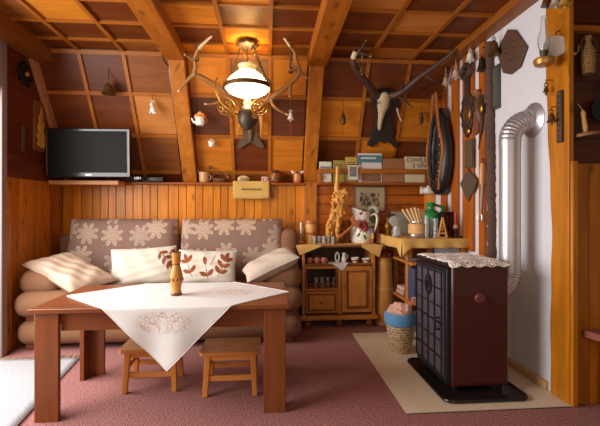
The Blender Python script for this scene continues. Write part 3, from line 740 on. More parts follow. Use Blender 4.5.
# ================= log basket =================
def wicker(name, c1, c2, sc=60):
    if name in MATS: return MATS[name]
    a = NT(name); co = a.obj()
    w1 = a.n('ShaderNodeTexWave', {'Vector': co, 'Scale': sc * .35, 'Distortion': 1.5, 'Detail Scale': 3.}, bands_direction='Z').outputs[1]
    vo = a.n('ShaderNodeTexVoronoi', {'Vector': a.map(co, (1, 1, 1.9)), 'Scale': sc}).outputs[0]
    f = a.math('MULTIPLY_ADD', vo, .8, a.math('MULTIPLY', w1, .4))
    a.set(Base_Color=a.mix(f, lin(c2), lin(c1)), Roughness=.75); a.bump(f, .9, .012); MATS[name] = a.m; return a.m
WICK = wicker('wicker_pale', (156, 116, 76), (232, 208, 170), 38)
bx, by = 1.165, 3.42
ba = thing('wicker_basket', 'pale wicker basket with a blue fabric liner, beside the stove', 'basket', (bx, by, .01))
b = MB(); b.lathe([(.085, .01), (.095, .02), (.118, .2), (.128, .33), (.12, .33), (.105, .2), (.085, .03), (1e-4, .025)], (bx, by, 0), 30); b.build('basket_body', WICK, ba)
b = MB(); b.lathe([(.127, .245), (.134, .25), (.14, .33), (.132, .352), (.12, .345), (.115, .3)], (bx, by, 0), 30, rip=lambda t, i: 1 + .02 * math.sin(9 * t + i)); b.build('liner', flat('liner_blue', (92, 144, 186), .9, 0, .1, 50, .3), ba)
b = MB(); b.ell((bx - .0, by, .355), (.11, .11, .06), 20, 12)
b.v = [v + Vector((.012 * math.sin(40 * v.y), .012 * math.sin(37 * v.x), .02 * math.sin(44 * v.x + 37 * v.y) + .01 * math.sin(90 * v.x - 60 * v.y))) for v in b.v]
o = b.build('cloth_bundle', flat('cloth_pink_check', (206, 160, 140), .9, 0, .15, 60, .4)); tag(o, 'crumpled salmon-pink cloth stuffed in the wicker basket', 'cloth')
# stuff on the counter shelves
b = MB(); b.box(1.335, 1.47, 3.55, 3.8, .397, .70); o = b.build('storage_box', flat('box_navy', (62, 66, 92), .6), bevel=.006); tag(o, 'dark blue box standing upright on the lower counter shelf', 'box')
TOW = flat('towel_pink', (190, 146, 128), .95, 0, .1, 120, .4)
b = MB(); b.box(1.325, 1.62, 3.56, 3.95, .76, .80); 
tg = tag(MB().box(1.31, 1.45, 3.53, 3.545, .396, .45).build('folded_towel', TOW, bevel=.006), 'folded pink towel on edge in front of the dark blue box', 'towel')
b = MB(); b.box(1.32, 1.6, 3.83, 4.03, .396, .435); o = b.build('folded_towel', TOW, bevel=.016, seg=3); tag(o, 'folded pink towel lowest of the pair on the counter shelf', 'towel', 'folded towels')
b = MB(); b.box(1.33, 1.6, 3.84, 4.02, .4355, .475); o = b.build('folded_towel', flat('towel_rose', (206, 168, 150), .95, 0, .1, 120, .4), bevel=.016, seg=3); tag(o, 'paler folded towel on top of the other on the counter shelf', 'towel', 'folded towels')
b = MB(); b.box(1.34, 1.6, 3.6, 3.9, .761, .79); o = b.build('folded_cloth', flat('cloth_grey_dark', (92, 74, 66), .9), bevel=.012); tag(o, 'dark folded cloth on the upper counter shelf', 'cloth')
# ================= churn =================
chx, chy = 1.285, 4.30
CH = wood('churn_staves', (176, 114, 46), (206, 144, 70), 'Z', 14, 0, .4)
cn = thing('butter_churn', 'tall tapered wooden butter churn between sideboard and counter', 'churn', (chx, chy, 0))
b = MB(); b.lathe([(.112, 0), (.108, .02), (.076, .70), (.074, .70), (.074, .68), (1e-4, .68)], (chx, chy, 0), 28, rip=lambda t, i: 1 + .012 * abs(math.sin(7 * t))); b.build('staved_body', CH, cn)
for z, r in ((.06, .110), (.37, .0965), (.64, .0835)):
    b = MB(); b.lathe([(r, z), (r + .004, z), (r + .002, z + .035), (r - .003, z + .035)], (chx, chy, 0), 28); b.build('hoop', wood('hoop_pale', (186, 132, 66), (204, 154, 86), 'X', 14, 0), cn)
b = MB(); b.lathe([(.08, .70), (.082, .715), (.05, .73), (.02, .735)], (chx, chy, 0), 24); b.build('lid', CH, cn)
b = MB(); b.lathe([(.012, .735), (.011, .80), (.012, .925), (1e-4, .928)], (chx - .0, chy, 0), 12); b.build('plunger_rod', CH, cn)
b = MB(); random.seed(3)
for k in range(26):
    t = random.uniform(0, 2 * PI); r = random.uniform(.025, .065); z = .75 + random.uniform(0, .07)
    b.ell((chx + r * math.cos(t), chy + r * math.sin(t), z), (.022, .022, .016), 8, 5)
o = b.build('dried_flower_wreath', flat('flower_crimson', (126, 34, 34), .9, 0, .3, 60)); tag(o, 'crimson dried flower wreath laid round the churn lid', 'wreath')
# ================= television =================
tvx = thing('television', 'black flat-screen television mounted in the corner above the sofa', 'television', (-1.83, 4.2, 1.5))
TVB = flat('tv_black', (24, 22, 24), .18, 0, .1, 5, 0); TVS = flat('tv_screen', (22, 19, 18), .5, 0, .05, 2, 0, Specular_IOR_Level=.1)
TC = PY(89, 153, 4.22); M = TM((TC.x, 4.22, TC.z), (.03, 0, -.04)) @ Matrix.Diagonal((1, 1, .93, 1))
b = MB(); b.box(-.415, .415, -.02, .05, -.265, .265, 0, M); b.build('housing', TVB, tvx, bevel=.008)
b = MB(); b.box(-.385, .385, -.0235, -.0195, -.215, .235, 0, M); b.build('screen', TVS, tvx)
b = MB(); b.box(-.03, .03, -.0225, -.0195, -.242, -.234, 0, M); b.build('badge', CHROME, tvx)
for s in (-1, 1):
    b = MB(); b.box(s * .406 - .004, s * .406 + .004, -.0235, -.0195, -.25, .25, 0, M); b.build('bezel_edge', flat('bezel_gloss', (110, 72, 52), .15), tvx)
b = MB(); b.box(-.2, .2, .049, .3, -.12, .12, 0, M); b.build('back_box', TVB, tvx, bevel=.02)
o = MB().box(AX(46, 4.36), AX(119, 4.36), 4.34, 4.56, 1.505, 1.549).build('wall_shelf', wood('shelf_pale', (196, 124, 72), (216, 148, 92), 'X', 12, 0), bevel=.004); tag(o, 'pale wooden board shelf just beneath the television', 'shelf')
sbx = thing('set_top_box', 'slim black set-top box with a lit clock, on the ledge beside the television', 'set-top box', (AX(149, 4.5), 4.58, 1.55))
xa, xb = AX(131, 4.5), AX(163, 4.5)
b = MB(); b.box(xa, xb, 4.5, 4.66, 1.551, 1.60); b.build('housing', TVB, sbx, bevel=.004)
text('1091', 'clock_digits', .04, FM((xa + .07, 4.498, 1.585)), glow('led_white', (230, 220, 200), 1.2), sbx)
cb = MB(); random.seed(5)
for k in range(3):
    p = [(AX(100 + 12 * k, 4.38), 4.40, 1.556 + .002 * k)]
    for i in range(6): p.append((p[-1][0] + .04, 4.40 + random.uniform(-.03, .03), 1.556 + random.uniform(0, .012)))
    cb.tube(smoothpath(p, 3), .004, 6)
o = cb.build('cable', TVB); tag(o, 'tangled black cables lying on the shelf under the television', 'cable')
pts = [(162, 55), (165, 62), (169, 67), (170, 78), (172, 92), (174.5, 112), (177, 130), (178.5, 148), (180.5, 163), (182, 178)]
b = MB(); b.tube(smoothpath([PS(x, y, .06) for x, y in pts], 3), .007, 6); pr = PS(180.5, 170, .07)
o = b.build('aerial_cable', TVB); tag(o, 'thin black aerial cable running down beside the rafter', 'cable')
# ================= small materials =================
BRONZE = flat('bronze_old', (118, 84, 48), .42, .7, .25, 40, .2); BRONZED = flat('bronze_dark', (70, 52, 38), .45, .6, .25, 40, .2)
PORC = flat('porcelain_white', (232, 226, 214), .18, 0, .03, 10, .02); STONEW = flat('stoneware', (196, 150, 104), .35, 0, .12, 30, .05)
CERB = flat('ceramic_brown', (142, 82, 44), .25, 0, .15, 20, .05); CERD = flat('ceramic_dark', (84, 50, 34), .25, 0, .1, 20, .05)
BONE = flat('bone', (196, 176, 140), .6, 0, .15, 30, .2); ANT = flat('antler', (148, 100, 50), .55, 0, .3, 30, .3); ANTD = flat('antler_dark', (74, 50, 36), .55, 0, .3, 30, .3)
ANTT = flat('antler_tip', (206, 186, 150), .5, 0, .1, 20, .1)
CORD = flat('cord', (92, 66, 44), .9); CORDW = flat('cord_white', (206, 194, 174), .9); CORDR = flat('cord_red', (168, 50, 34), .9)
CARVE = flat('carved_oak_dark', (62, 44, 34), .5, 0, .25, 30, .3); CARVE2 = flat('carved_walnut', (94, 60, 38), .48, 0, .25, 30, .3)
GILT = flat('gilt_brass', (206, 150, 62), .32, .85, .2, 40, .1); BLKL = flat('leather_black', (30, 27, 27), .4, 0, .25, 14, .3); BRNL = flat('leather_brown', (110, 66, 38), .5, 0, .2, 20, .2)
RED = flat('red_wax', (176, 48, 42), .4); WAXW = flat('wax_white', (228, 220, 206), .4); GREEN = flat('green_glaze', (44, 132, 76), .16, 0, .1, 8, .03)
AMB = wood('amber_root', (188, 124, 50), (224, 168, 88), 'Z', 16, 0, .3, 0, .5); TURN = wood('pale_turned', (196, 140, 76), (222, 172, 108), 'Z', 12, 0, .35)
TURNR = wood('red_turned', (150, 84, 44), (178, 108, 62), 'Z', 12, 0, .32)
CLEAR = glass('clear_glass', (236, 238, 236), .1, .80, 1.4); SMOKE = glass('smoked_glass', (206, 150, 112), .06)
BELLP = [(1.0, 0), (.96, .06), (.78, .22), (.66, .45), (.60, .68), (.48, .86), (.22, .97), (1e-4, 1.0)]
def bell(name, label, top, pos, h, r, mat, cord=CORD, cat='bell', clapper=True, thread=None, handle=None, cr=.0035):
    """a bell hanging by a cord from top; pos is its rim centre"""
    pos = Vector(pos); t = thing(name, label, cat, pos)
    b = MB(); b.lathe([(rr * r, zz * h) for rr, zz in BELLP] , pos, 20); b.build('bell_body', mat, t)
    b = MB(); b.tube([pos + Vector((.012 * math.cos(a), 0, h + .012 + .012 * math.sin(a))) for a in [2 * PI * i / 12 for i in range(12)]], .004, 6, True); b.build('loop', mat, t)
    b = MB(); b.tube([pos + Vector((0, 0, h + .02)), top], cr, 6); b.build('cord', cord, t)
    if clapper:
        b = MB(); b.tube([pos + Vector((0, 0, h * .6)), pos + Vector((0, 0, -.01))], .003, 6); b.ell(pos + Vector((0, 0, -.012)), (.009, .009, .011), 8, 6); b.build('clapper', mat, t)
    if thread:
        b = MB(); b.tube([pos + Vector((0, 0, -.01)), pos + Vector((0, 0, -thread))], .003, 5); b.build('thread', CORDR, t)
    return t
def jug(name, label, c, prof, mat, cat='jug', hside=1, hz=(.3, .8), hr=.008, group=None, out=.04, ang=0, extra=None):
    """turned vessel with a loop handle at the side"""
    c = Vector(c); t = thing(name, label, cat, c, group)
    b = MB(); b.lathe(prof, c, 24); b.build('body', mat, t)
    H = max(p[1] for p in prof)
    def rad(z):
        for p, q in zip(prof, prof[1:]):
            if p[1] <= z <= q[1] and q[1] > p[1]: return p[0] + (q[0] - p[0]) * (z - p[1]) / (q[1] - p[1])
        return prof[0][0]
    z0, z1 = hz[0] * H, hz[1] * H; r0, r1 = rad(z0) - .003, rad(z1) - .003; d = Vector((hside * math.cos(ang), -math.sin(ang), 0))
    pts = smoothpath([c + d * r0 + Vector((0, 0, z0)), c + d * (max(r0, r1) + out * .8) + Vector((0, 0, z0 + (z1 - z0) * .25)), c + d * (max(r0, r1) + out) + Vector((0, 0, z0 + (z1 - z0) * .7)), c + d * r1 + Vector((0, 0, z1))], 5)
    b = MB(); b.tube(pts, hr, 8); b.build('handle', mat if not isinstance(mat, list) else mat[0], t)
    return t
def vessel(r, h, wall=.004, kind='cup'):
    if kind == 'cup': o = [(r * .8, 0), (r * .9, .01), (r, h * .4), (r, h)]
    elif kind == 'bowl': o = [(r * .5, 0), (r * .55, .006), (r * .85, h * .4), (r, h)]
    elif kind == 'glass': o = [(r * .8, 0), (r * .82, .01), (r, h)]
    return o + [(r - wall, h), (max(.001, o[-2][0] - wall), o[-2][1]), (max(.001, o[0][0] - wall), .012), (1e-4, .012)]
# ================= things along the ledge =================
LZ = 1.55
def L(x, Y=4.64): return Vector((AX(x, Y), Y, LZ))
c = L(204); t = jug('mug', 'stoneware mug holding two utensils, on the ledge next to the rafter', c, vessel(.055, .12), STONEW, 'mug', 1, (.2, .8), .006, None, .025)
for dx, a, nm, lb in ((-.03, -.42, 'wooden_spoon', 'dark wooden spoon leaning towards the rafter from the stoneware mug'), (.02, .30, 'ladle', 'dark ladle with a round bowl leaning from the stoneware mug')):
    s = thing(nm, lb, 'utensil', c + Vector((0, 0, .014)))
    e = c + Vector((math.sin(a) * .19, -.01, .16)); b = MB(); b.tube([c + Vector((-dx * .5, 0, .014)), e], .006, 8); b.build('handle', CERD, s)
    b = MB(); b.ell(e + Vector((.006 * (1 if a > 0 else -1), 0, .01)), (.028 if a > 0 else .016, .012, .02), 12, 8); b.build('bowl', CERD, s)
c = L(220); t = thing('trinket_basket', 'small dark wicker basket with a hoop handle on the ledge', 'basket', c)
b = MB(); b.lathe([(.07, 0), (.075, .008), (.09, .05), (.084, .05), (.066, .012), (1e-4, .012)], c, 20, sy=.55); b.build('basket_body', wicker('wicker_dark', (86, 48, 24), (146, 86, 42)), t)
b = MB(); b.tube([c + Vector((.085 * math.cos(a), 0, .045 + .075 * math.sin(a))) for a in lerps(0, PI, 15)], .006, 8); b.build('handle', CARVE2, t)
c = L(243.5); t = thing('oval_dish', 'oval cream dish with dark ornament standing above the embroidered banner', 'dish', c)
b = MB(); b.ell(c + Vector((0, 0, .043)), (.068, .022, .043), 24, 12); b.build('dish', flat('dish_cream', (206, 178, 132), .3), t)
b = MB()
for dx in (-.032, -.012, .012, .032): b.tube([c + Vector((dx + .012 * math.cos(a), -.021, .043 + .014 * math.sin(a))) for a in [2 * PI * i / 12 for i in range(12)]], .0035, 5, True)
b.build('ornament_pattern', CERD, t)
c = L(264.5, 4.60); t = thing('picture_card', 'tiny white card with a red picture propped on the ledge', 'card', c)
M = TM(c, (-.12, 0, 0)); MB().box(-.034, .034, -.002, .002, .001, .068, 0, M).build('card', flat('paper_white', (232, 222, 210), .7), t)
MB().box(-.026, .026, -.0032, -.0018, .01, .058, 0, M).build('picture', flat('card_red', (188, 60, 44), .7), t); MB().ell(M @ Vector((.004, -.003, .036)), (.011, .002, .014), 10, 8).build('figure_print', WAXW, t)
c = L(275); jug('honey_jug', 'brown banded earthenware jug on the ledge past the red card', c, [(.044, 0), (.058, .014), (.066, .045, 1), (.067, .058), (.064, .09), (.046, .118, 1), (.036, .128, 1), (.044, .146), (.037, .146), (.033, .12), (1e-4, .10)], [CERB, CERD], 'jug', 1, (.25, .8), .007, None, .02)
c = L(297.5); t = jug('mug', 'honey-coloured mug with two white birds on its rim, on the ledge', c, vessel(.052, .11), flat('ceramic_honey', (184, 112, 52), .25, 0, .15, 20, .05), 'mug', 1, (.2, .8), .006, None, .02, 1.2)
for s in (-1, 1):
    b = MB(); p = c + Vector((s * .052, -.005, .125)); b.ell(p, (.018, .011, .012), 12, 8); b.ell(p + Vector((s * .014, 0, .014)), (.009, .008, .009), 10, 6); b.tube([p + Vector((-s * .012, 0, 0)), p + Vector((-s * .034, 0, .008))], [.007, .002], 6); b.tube([p, p - Vector((0, 0, .018))], .004, 5)
    b.build('bird_figurine', PORC, t)
# banner below the ledge
c = PY(251.5, 190, 4.60); t = thing('hanging_banner', 'small embroidered linen banner hanging from the ledge over the sofa', 'banner', c)
w, h = .205, .098
b = MB(); b.grid(lambda u, v: Vector((c.x + (2 * u - 1) * w, 4.537 - .004 * math.sin(u * 9), c.z + (1 - 2 * v) * h - .006 * (1 - (2 * u - 1) ** 2) * v)), 24, 8); b.build('linen', flat('linen_tan', (196, 158, 88), .9, 0, .06, 120, .3), t, solid=.004)
b = MB()
for k in range(15):
    x = c.x - .11 + k * .0155; z = c.z + .004 + .003 * math.sin(k * 1.9); hh = .011 + .004 * math.sin(k * 2.7)
    b.tube([(x, 4.530, z - hh), (x + .004, 4.529, z + hh), (x + .009, 4.530, z - hh * .6)], .0022, 5)
b.build('embroidered_lettering', CARVE2, t)
# ================= books behind the rail =================
SY = 4.43
def book(name, label, x0, x1, y0, y1, d, mats, cat='book', group=None, lean=0, **kw):
    """standing on the shelf from pixel x0..x1, top y0; depth d"""
    Yf = kw.get('Y', SY); xa, xb = AX(x0, Yf), AX(x1, Yf); zt = PY(300, y0, Yf).z
    t = thing(name, label, cat, ((xa + xb) / 2, Yf, LZ), group)
    M = TM(((xa + xb) / 2, Yf, LZ + .001), (0, lean, 0)); w = (xb - xa) / 2; h = zt - LZ
    MB().box(-w, w, 0, d, 0, h, 0, M).build('cover', mats, t, bevel=.002)
    return t, M, w, h
BW = flat('book_white', (206, 198, 184), .6); BY = flat('book_olive', (150, 132, 60), .6); BY2 = flat('book_mustard', (178, 146, 62), .6); BB = flat('book_blue', (70, 112, 128), .5); KRAFT = flat('kraft_card', (150, 98, 56), .8, 0, .06, 40)
t, M, w, h = book('paperback', 'white paperback with a sun picture, first book beyond the rafter', 319.5, 331.5, 161.5, 0, .03, BW, group='books on the shelf')
MB().box(-w * .9, w * .9, -.0015, 0, .155, .175, 0, M).build('blue_band', flat('band_blue', (110, 128, 140), .6), t); MB().lathe([(.022, 0), (.022, .002)], M @ Vector((-.02, -.002, .05)), 16, Matrix.Rotation(PI / 2, 4, 'X')).build('sun_print', BY2, t)
t, M, w, h = book('guidebook', 'olive guidebook with dark titles behind the shelf rail', 333.5, 345, 160, 0, .03, BY, group='books on the shelf')
for z in (.19, .175): MB().box(-w * .8, w * .6, -.0015, 0, z, z + .007, 0, M).build('title_line', CERD, t)
t, M, w, h = book('guidebook', 'taller mustard guidebook partly hidden by the framed snapshot', 345.5, 357, 156.5, 0, .03, BY2, group='books on the shelf')
for z in (.215, .195): MB().box(-w * .7, w * .7, -.0015, 0, z, z + .008, 0, M).build('title_line', CERD, t)
t, M, w, h = book('picture_book', 'large blue and white picture book, tallest on the shelf', 358, 382, 152.5, 0, .02, BW, group='books on the shelf')
MB().box(-w, w, -.0015, 0, h * .60, h * .93, 0, M).build('blue_cover_print', BB, t); MB().box(-w * .7, w * .95, -.0025, -.001, h * .42, h * .68, 0, M).build('pale_mountain_print', BW, t)
MB().box(-w * .75, w * .5, -.0025, -.001, h * .80, h * .86, 0, M).build('title_line', BW, t); MB().box(-w * .7, w * .9, -.0025, 0, h * .02, h * .4, 0, M).build('lower_print', flat('print_brown', (128, 84, 56), .6), t)
t, M, w, h = book('cardboard_folder', 'plain brown cardboard folder upright between picture book and wine book', 382.8, 404.5, 158, 0, .035, KRAFT, 'folder')
MB().box(-w, w, .034, .04, 0, h + .01, 0, M).build('back_flap', KRAFT, t)
t, M, w, h = book('wine_book', 'cream book with big brown capital lettering beside the horse collar', 405, 428.5, 155.5, 0, .03, flat('book_cream', (206, 188, 156), .6), group='books on the shelf')
text('CHVÍLE', 'title_lettering', .074, M @ FM((0.0, -.001, h * .86)), CERD, t); text('S VÍN', 'title_lettering', .07, M @ FM((.03, -.001, h * .65)), CERD, t)
MB().box(-.01, .09, -.002, 0, h * .38, h * .52, 0, M).build('glass_print', flat('print_grey', (150, 132, 112), .6), t)
c = PY(353, 173, 4.388); t = thing('snapshot', 'small black and white snapshot in a pale frame hooked on the book rail', 'photograph', c)
M = TM((c.x, 4.39, c.z - .075), (.0, 0, -.0)); MB().box(-.055, .055, -.008, .0, 0, .16, 0, M).build('frame', BW, t, bevel=.002); MB().box(-.04, .04, -.0095, -.007, .035, .145, 0, M).build('print', flat('photo_grey', (118, 110, 112), .4, 0, .6, 22), t)
# framed drawing on the boards
c = PY(369.5, 199, 4.60); FRM = flat('frame_tan', (136, 98, 60), .5)
t = thing('framed_picture', 'framed pencil drawing of trees on the red boards under the bookshelf', 'picture', c)
M = TM((c.x, 4.612, c.z), (0, 0, 0)); w, h = .19, .15
b = MB()
for xa, xb, za, zb in ((-w, w, h - .014, h), (-w, w, -h, -h + .014), (-w, -w + .014, -h + .0141, h - .0141), (w - .014, w, -h + .0141, h - .0141)): b.box(xa, xb, -.022, 0, za, zb, 0, M)
b.build('frame', FRM, t, bevel=.003); MB().box(-w + .01, w - .01, -.012, -.002, -h + .01, h - .01, 0, M).build('mount', flat('mount_cream', (204, 182, 146), .6), t)
def sketch():
    a = NT('pencil_drawing'); co = a.obj(); n = a.n('ShaderNodeTexNoise', {'Vector': a.map(co, (30, 30, 14)), 'Scale': 1.3, 'Detail': 6.}).outputs[0]
    r = a.n('ShaderNodeMapRange', {'Value': n, 'From Min': .42, 'From Max': .56}).outputs[0]; a.set(Base_Color=a.mix(r, lin((72, 60, 52)), lin((198, 178, 144))), Roughness=.6); return a.m
MB().box(-.115, .115, -.0135, -.0115, -.085, .075, 0, M).build('drawing', sketch(), t)
# white holder on the corner post
c = PX(430, 190.5, 1.85); t = thing('roll_holder', 'white ceramic roll holder fixed to the corner post', 'roll holder', c)
b = MB(); M = Matrix.Rotation(PI / 2, 4, 'X'); b.lathe([(.035, -.10), (.04, -.09), (.04, .09), (.035, .10)], (c.x - .03, 4.42, c.z), 20, M); b.build('roll', PORC, t)
for s in (-1, 1): MB().box(c.x - .075, 1.862, 4.42 + s * .105 - .008, 4.42 + s * .105 + .008, c.z - .035, c.z + .05).build('bracket', PORC, t, bevel=.004)
# ================= on the sideboard =================
TZ = .8735
def S(x, Y=4.36): return Vector((AX(x, Y), Y, TZ))
c = S(301, 4.36); t = thing('candlestick', 'clear glass candlestick at the end of the sideboard by the sofa', 'candlestick', c)
b = MB(); b.lathe([(.034, 0), (.034, .008), (.012, .02), (.01, .05), (.016, .07), (.018, .11), (.014, .11), (.012, .075), (1e-4, .07)], c, 16); b.build('glass_stem', CLEAR, t)
b = MB(); b.lathe([(.0115, 0), (.0115, .15), (.004, .155), (1e-4, .156)], c + Vector((0, 0, .076)), 12); o = b.build('candle', WAXW); tag(o, 'slim white candle in the glass candlestick by the sofa', 'candle')
c = S(310.5, 4.40); jug('wooden_tankard', 'pale wooden tankard with bark bands beside the white candle', c, [(.06, 0), (.06, .02), (.055, .09, 1), (.055, .12), (.06, .21, 1), (.06, .245), (.05, .25), (1e-4, .25)], [TURN, TURNR], 'tankard', -1, (.2, .75), .009, None, .03)
lb = ['shot glass nearest the wooden tankard', 'second shot glass from the wooden tankard', 'middle shot glass of the row on the sideboard', 'shot glass second from the root sculpture', 'shot glass closest to the root sculpture']
for i in range(5):
    c = S(314.5 + i * 4.6, 4.27 + .02 * (i % 2))
    if i == 0:
        sg = thing('shot_glass', 'clear ' + lb[0], 'glass', c, 'shot glasses on the sideboard'); MB().lathe(vessel(.021, .085, .003, 'glass'), c, 16).build('glass_body', CLEAR, sg)
    else: dup(sg, c, 'clear ' + lb[i])
# knobbly root sculpture: trunk, head and two legs as one carved body
t = thing('root_sculpture', 'tall knobbly amber-coloured carved root sculpture among the glasses on the sideboard', 'sculpture', S(334, 4.34))
b = MB(); random.seed(11)
def pp_(x, y, dy=0): return PY(x, y, 4.34 + dy)
def lump(pts, rs, n=14):
    sp = smoothpath(pts, 5); k = len(sp); rr = []
    for i in range(k):
        f = i / (k - 1) * (len(rs) - 1); j = min(int(f), len(rs) - 2); r = rs[j] + (rs[j + 1] - rs[j]) * (f - j); rr.append(r * random.uniform(.85, 1.17))
    b.tube(sp, rr, n)
lump([pp_(337.5, 166), pp_(337.3, 178), pp_(337, 190), pp_(340, 197), pp_(339, 207), pp_(335, 218), pp_(331, 229), pp_(329, 240.5)], [.018, .020, .034, .078, .085, .075, .058, .03])
lump([pp_(341, 195, -.03), pp_(345, 191, -.05), pp_(347, 196, -.05), pp_(344, 203, -.05)], [.03, .034, .028, .018], 10)
lump([pp_(337, 212, -.03), pp_(338, 224, -.05), pp_(337.5, 233, -.05), pp_(337, 240.5, -.04)], [.045, .03, .022, .02], 10)
lump([pp_(333, 226, .03), pp_(334, 240.5, .05)], [.04, .022], 10)
for k in range(90):
    yy_ = random.uniform(192, 234); xm = 339.5 - max(0, yy_ - 207) * .32; p = pp_(xm + random.uniform(-7.5, 7.5) * (1 if yy_ < 216 else .8), yy_, random.uniform(-.10, -.02)); q = random.uniform(.009, .022); b.ell(p, (q, q, q * random.uniform(1, 1.6)), 8, 6)
b.build('carved_root_body', AMB, t)
c = S(346.3, 4.46); t = thing('wooden_goblet', 'brown turned wooden goblet standing behind the hatchet', 'goblet', c)
b = MB(); b.lathe([(.04, 0), (.042, .01), (.016, .03), (.013, .10), (.02, .14), (.045, .17), (.05, .25), (.044, .25), (.036, .18), (1e-4, .17)], c, 20); b.build('goblet_body', TURNR, t)
c = S(342, 4.45); t = thing('brown_bottle', 'small brown glass bottle between sculpture and goblet', 'bottle', c)
b = MB(); b.lathe([(.028, 0), (.03, .01), (.03, .1), (.011, .14), (.011, .19), (.014, .195), (.014, .205), (1e-4, .205)], c, 16); b.build('bottle_body', flat('bottle_brown', (116, 62, 30), .12), t)
t = thing('shepherd_axe', 'reddish carved wooden hatchet leaning diagonally in front of the white jug', 'axe', S(338, 4.27))
p0, p1 = PY(338, 239, 4.27), PY(359, 220, 4.27)
MB().tube([p0 + Vector((0, 0, .008)), p0.lerp(p1, .5), p1], [.017, .015, .014], 10).build('handle', TURNR, t)
d = (p1 - p0).normalized(); nrm = Vector((-d.z, 0, d.x)); q = p0.lerp(p1, .82)
M = Matrix.Translation(q + Vector((0, .012, 0))) @ Matrix(((d.x, nrm.x, 0, 0), (0, 0, -1, 0), (d.z, nrm.z, 0, 0), (0, 0, 0, 1)))
MB().prism([(-.022, -.05), (.022, -.05), (.03, .03), (.05, .085), (-.01, .075), (-.024, .03)], .024, M).build('blade', TURNR, t, bevel=.005)
# white jug with the red flower
c = S(361.5, 4.40); t = thing('flower_jug', 'large white ceramic jug painted with a red flower', 'jug', c)
b = MB(); prof = [(.10, 0), (.112, .012), (.122, .06), (.122, .13), (.112, .19), (.094, .25), (.088, .29), (.094, .335), (.104, .37), (.097, .37), (.086, .33), (.08, .29), (.1, .19), (.1, .03), (1e-4, .02)]
b.lathe(prof, c, 40)
def lip(v):
    h = v.z - TZ
    if h > .28:
        k = (h - .28) / .09; a = (v - c); f = max(0, -a.x / .1)
        v = v + Vector((-.045 * k * f ** 2, 0, .035 * k * f - .03 * k * (1 - f) * .6))
    return v
b.v = [lip(v) for v in b.v]; b.build('body', PORC, t)
b = MB(); b.lathe([(.099, .366), (.105, .3665), (.105, .375), (.097, .375)], c, 40); b.v = [lip(v) for v in b.v]; b.build('rim_edge', CERD, t)
pts = smoothpath([c + Vector((.09, -.02, .30)), c + Vector((.15, -.04, .32)), c + Vector((.165, -.045, .24)), c + Vector((.14, -.035, .14)), c + Vector((.11, -.02, .10))], 5)
MB().tube(pts, .013, 10).build('handle', PORC, t)
def onjug(ax, z):
    """point on the jug's skin, ax radians round from the camera side"""
    rr = 0
    for p, q in zip(prof[:9], prof[1:9]):
        if p[1] <= z <= q[1]: rr = p[0] + (q[0] - p[0]) * (z - p[1]) / (q[1] - p[1])
    return c + Vector((rr * math.sin(ax), -rr * math.cos(ax), z)) * 1.0
def petal(b, ax, z, an, Ln, W):
    e = []
    for i in range(9):
        f = i / 8; w = W * math.sin(PI * f) ** .7
        for s in (-1, 1):
            a_ = (f * Ln * math.cos(an) - s * w * math.sin(an)) / .12 + ax; zz = z + f * Ln * math.sin(an) + s * w * math.cos(an)
            p = onjug(a_, max(.002, min(zz, .36))); e.append(p + (p - Vector((c.x, c.y, p.z))).normalized() * .002)
    b.add(e, [(2 * i, 2 * i + 1, 2 * i + 3, 2 * i + 2) for i in range(8)])
b = MB()
for k in range(14): petal(b, .05, .19, 2 * PI * k / 14, .072 + .012 * (k % 2), .011)
b.build('painted_flower_petals', flat('paint_crimson', (150, 46, 42), .3), t, solid=.002)
b = MB(); petal(b, -.35, .315, .9, .05, .014); petal(b, -.3, .31, 2.2, .04, .012); b.build('painted_bud', flat('paint_crimson2', (150, 60, 52), .3), t, solid=.002)
b = MB(); petal(b, -.1, .10, -1.0, .07, .014); petal(b, -.35, .12, -2.2, .06, .013); petal(b, .55, .16, .6, .06, .014); b.build('painted_leaves', flat('paint_olive', (104, 108, 62), .3), t, solid=.002)
c = PY(372, 216, 4.42); t = thing('leaf_plate', 'oval plate with a green leaf standing behind the flower jug', 'plate', (c.x + .015, 4.46, TZ))
b = MB(); M = TM((c.x + .02, 4.48, c.z), (PI / 2 - .15, 0, 0)); b.lathe([(.06, 0), (.068, .004), (.075, .016), (.07, .016), (.055, .008), (1e-4, .007)], (0, 0, 0), 28, M, 0, 1, 1.6); b.build('plate', PORC, t)
b = MB(); b.lathe([(.045, .0095), (.045, .011), (1e-4, .012)], (0, 0, 0), 24, M, 0, .9, 1.9); b.build('green_leaf', flat('leaf_green', (104, 132, 66), .4), t)
b = MB(); b.box(c.x - .02, c.x + .06, 4.46, 4.54, TZ, TZ + .05); b.build('stand', CARVE2, t, bevel=.004)
c = S(372.7, 4.29); t = thing('striped_candle', 'slim candle striped blue, yellow and red beside the flower jug', 'candle', c)
MB().lathe([(.013, 0, 0), (.013, .055, 1), (.0125, .11, 2), (.012, .16, 2), (.003, .167, 2), (1e-4, .167)], c, 14).build('candle_body', [RED, flat('yellow_wax', (220, 170, 50), .4), flat('blue_wax', (60, 84, 140), .4)], t)
c = S(377.5, 4.40); t = thing('wooden_rod', 'tall slim turned wooden stick at the far edge of the sideboard', 'stick', c)
MB().lathe([(.022, 0), (.022, .01), (.011, .02), (.012, .15), (.01, .28), (.015, .30), (.013, .33), (1e-4, .335)], c, 14).build('stick_body', TURNR, t)
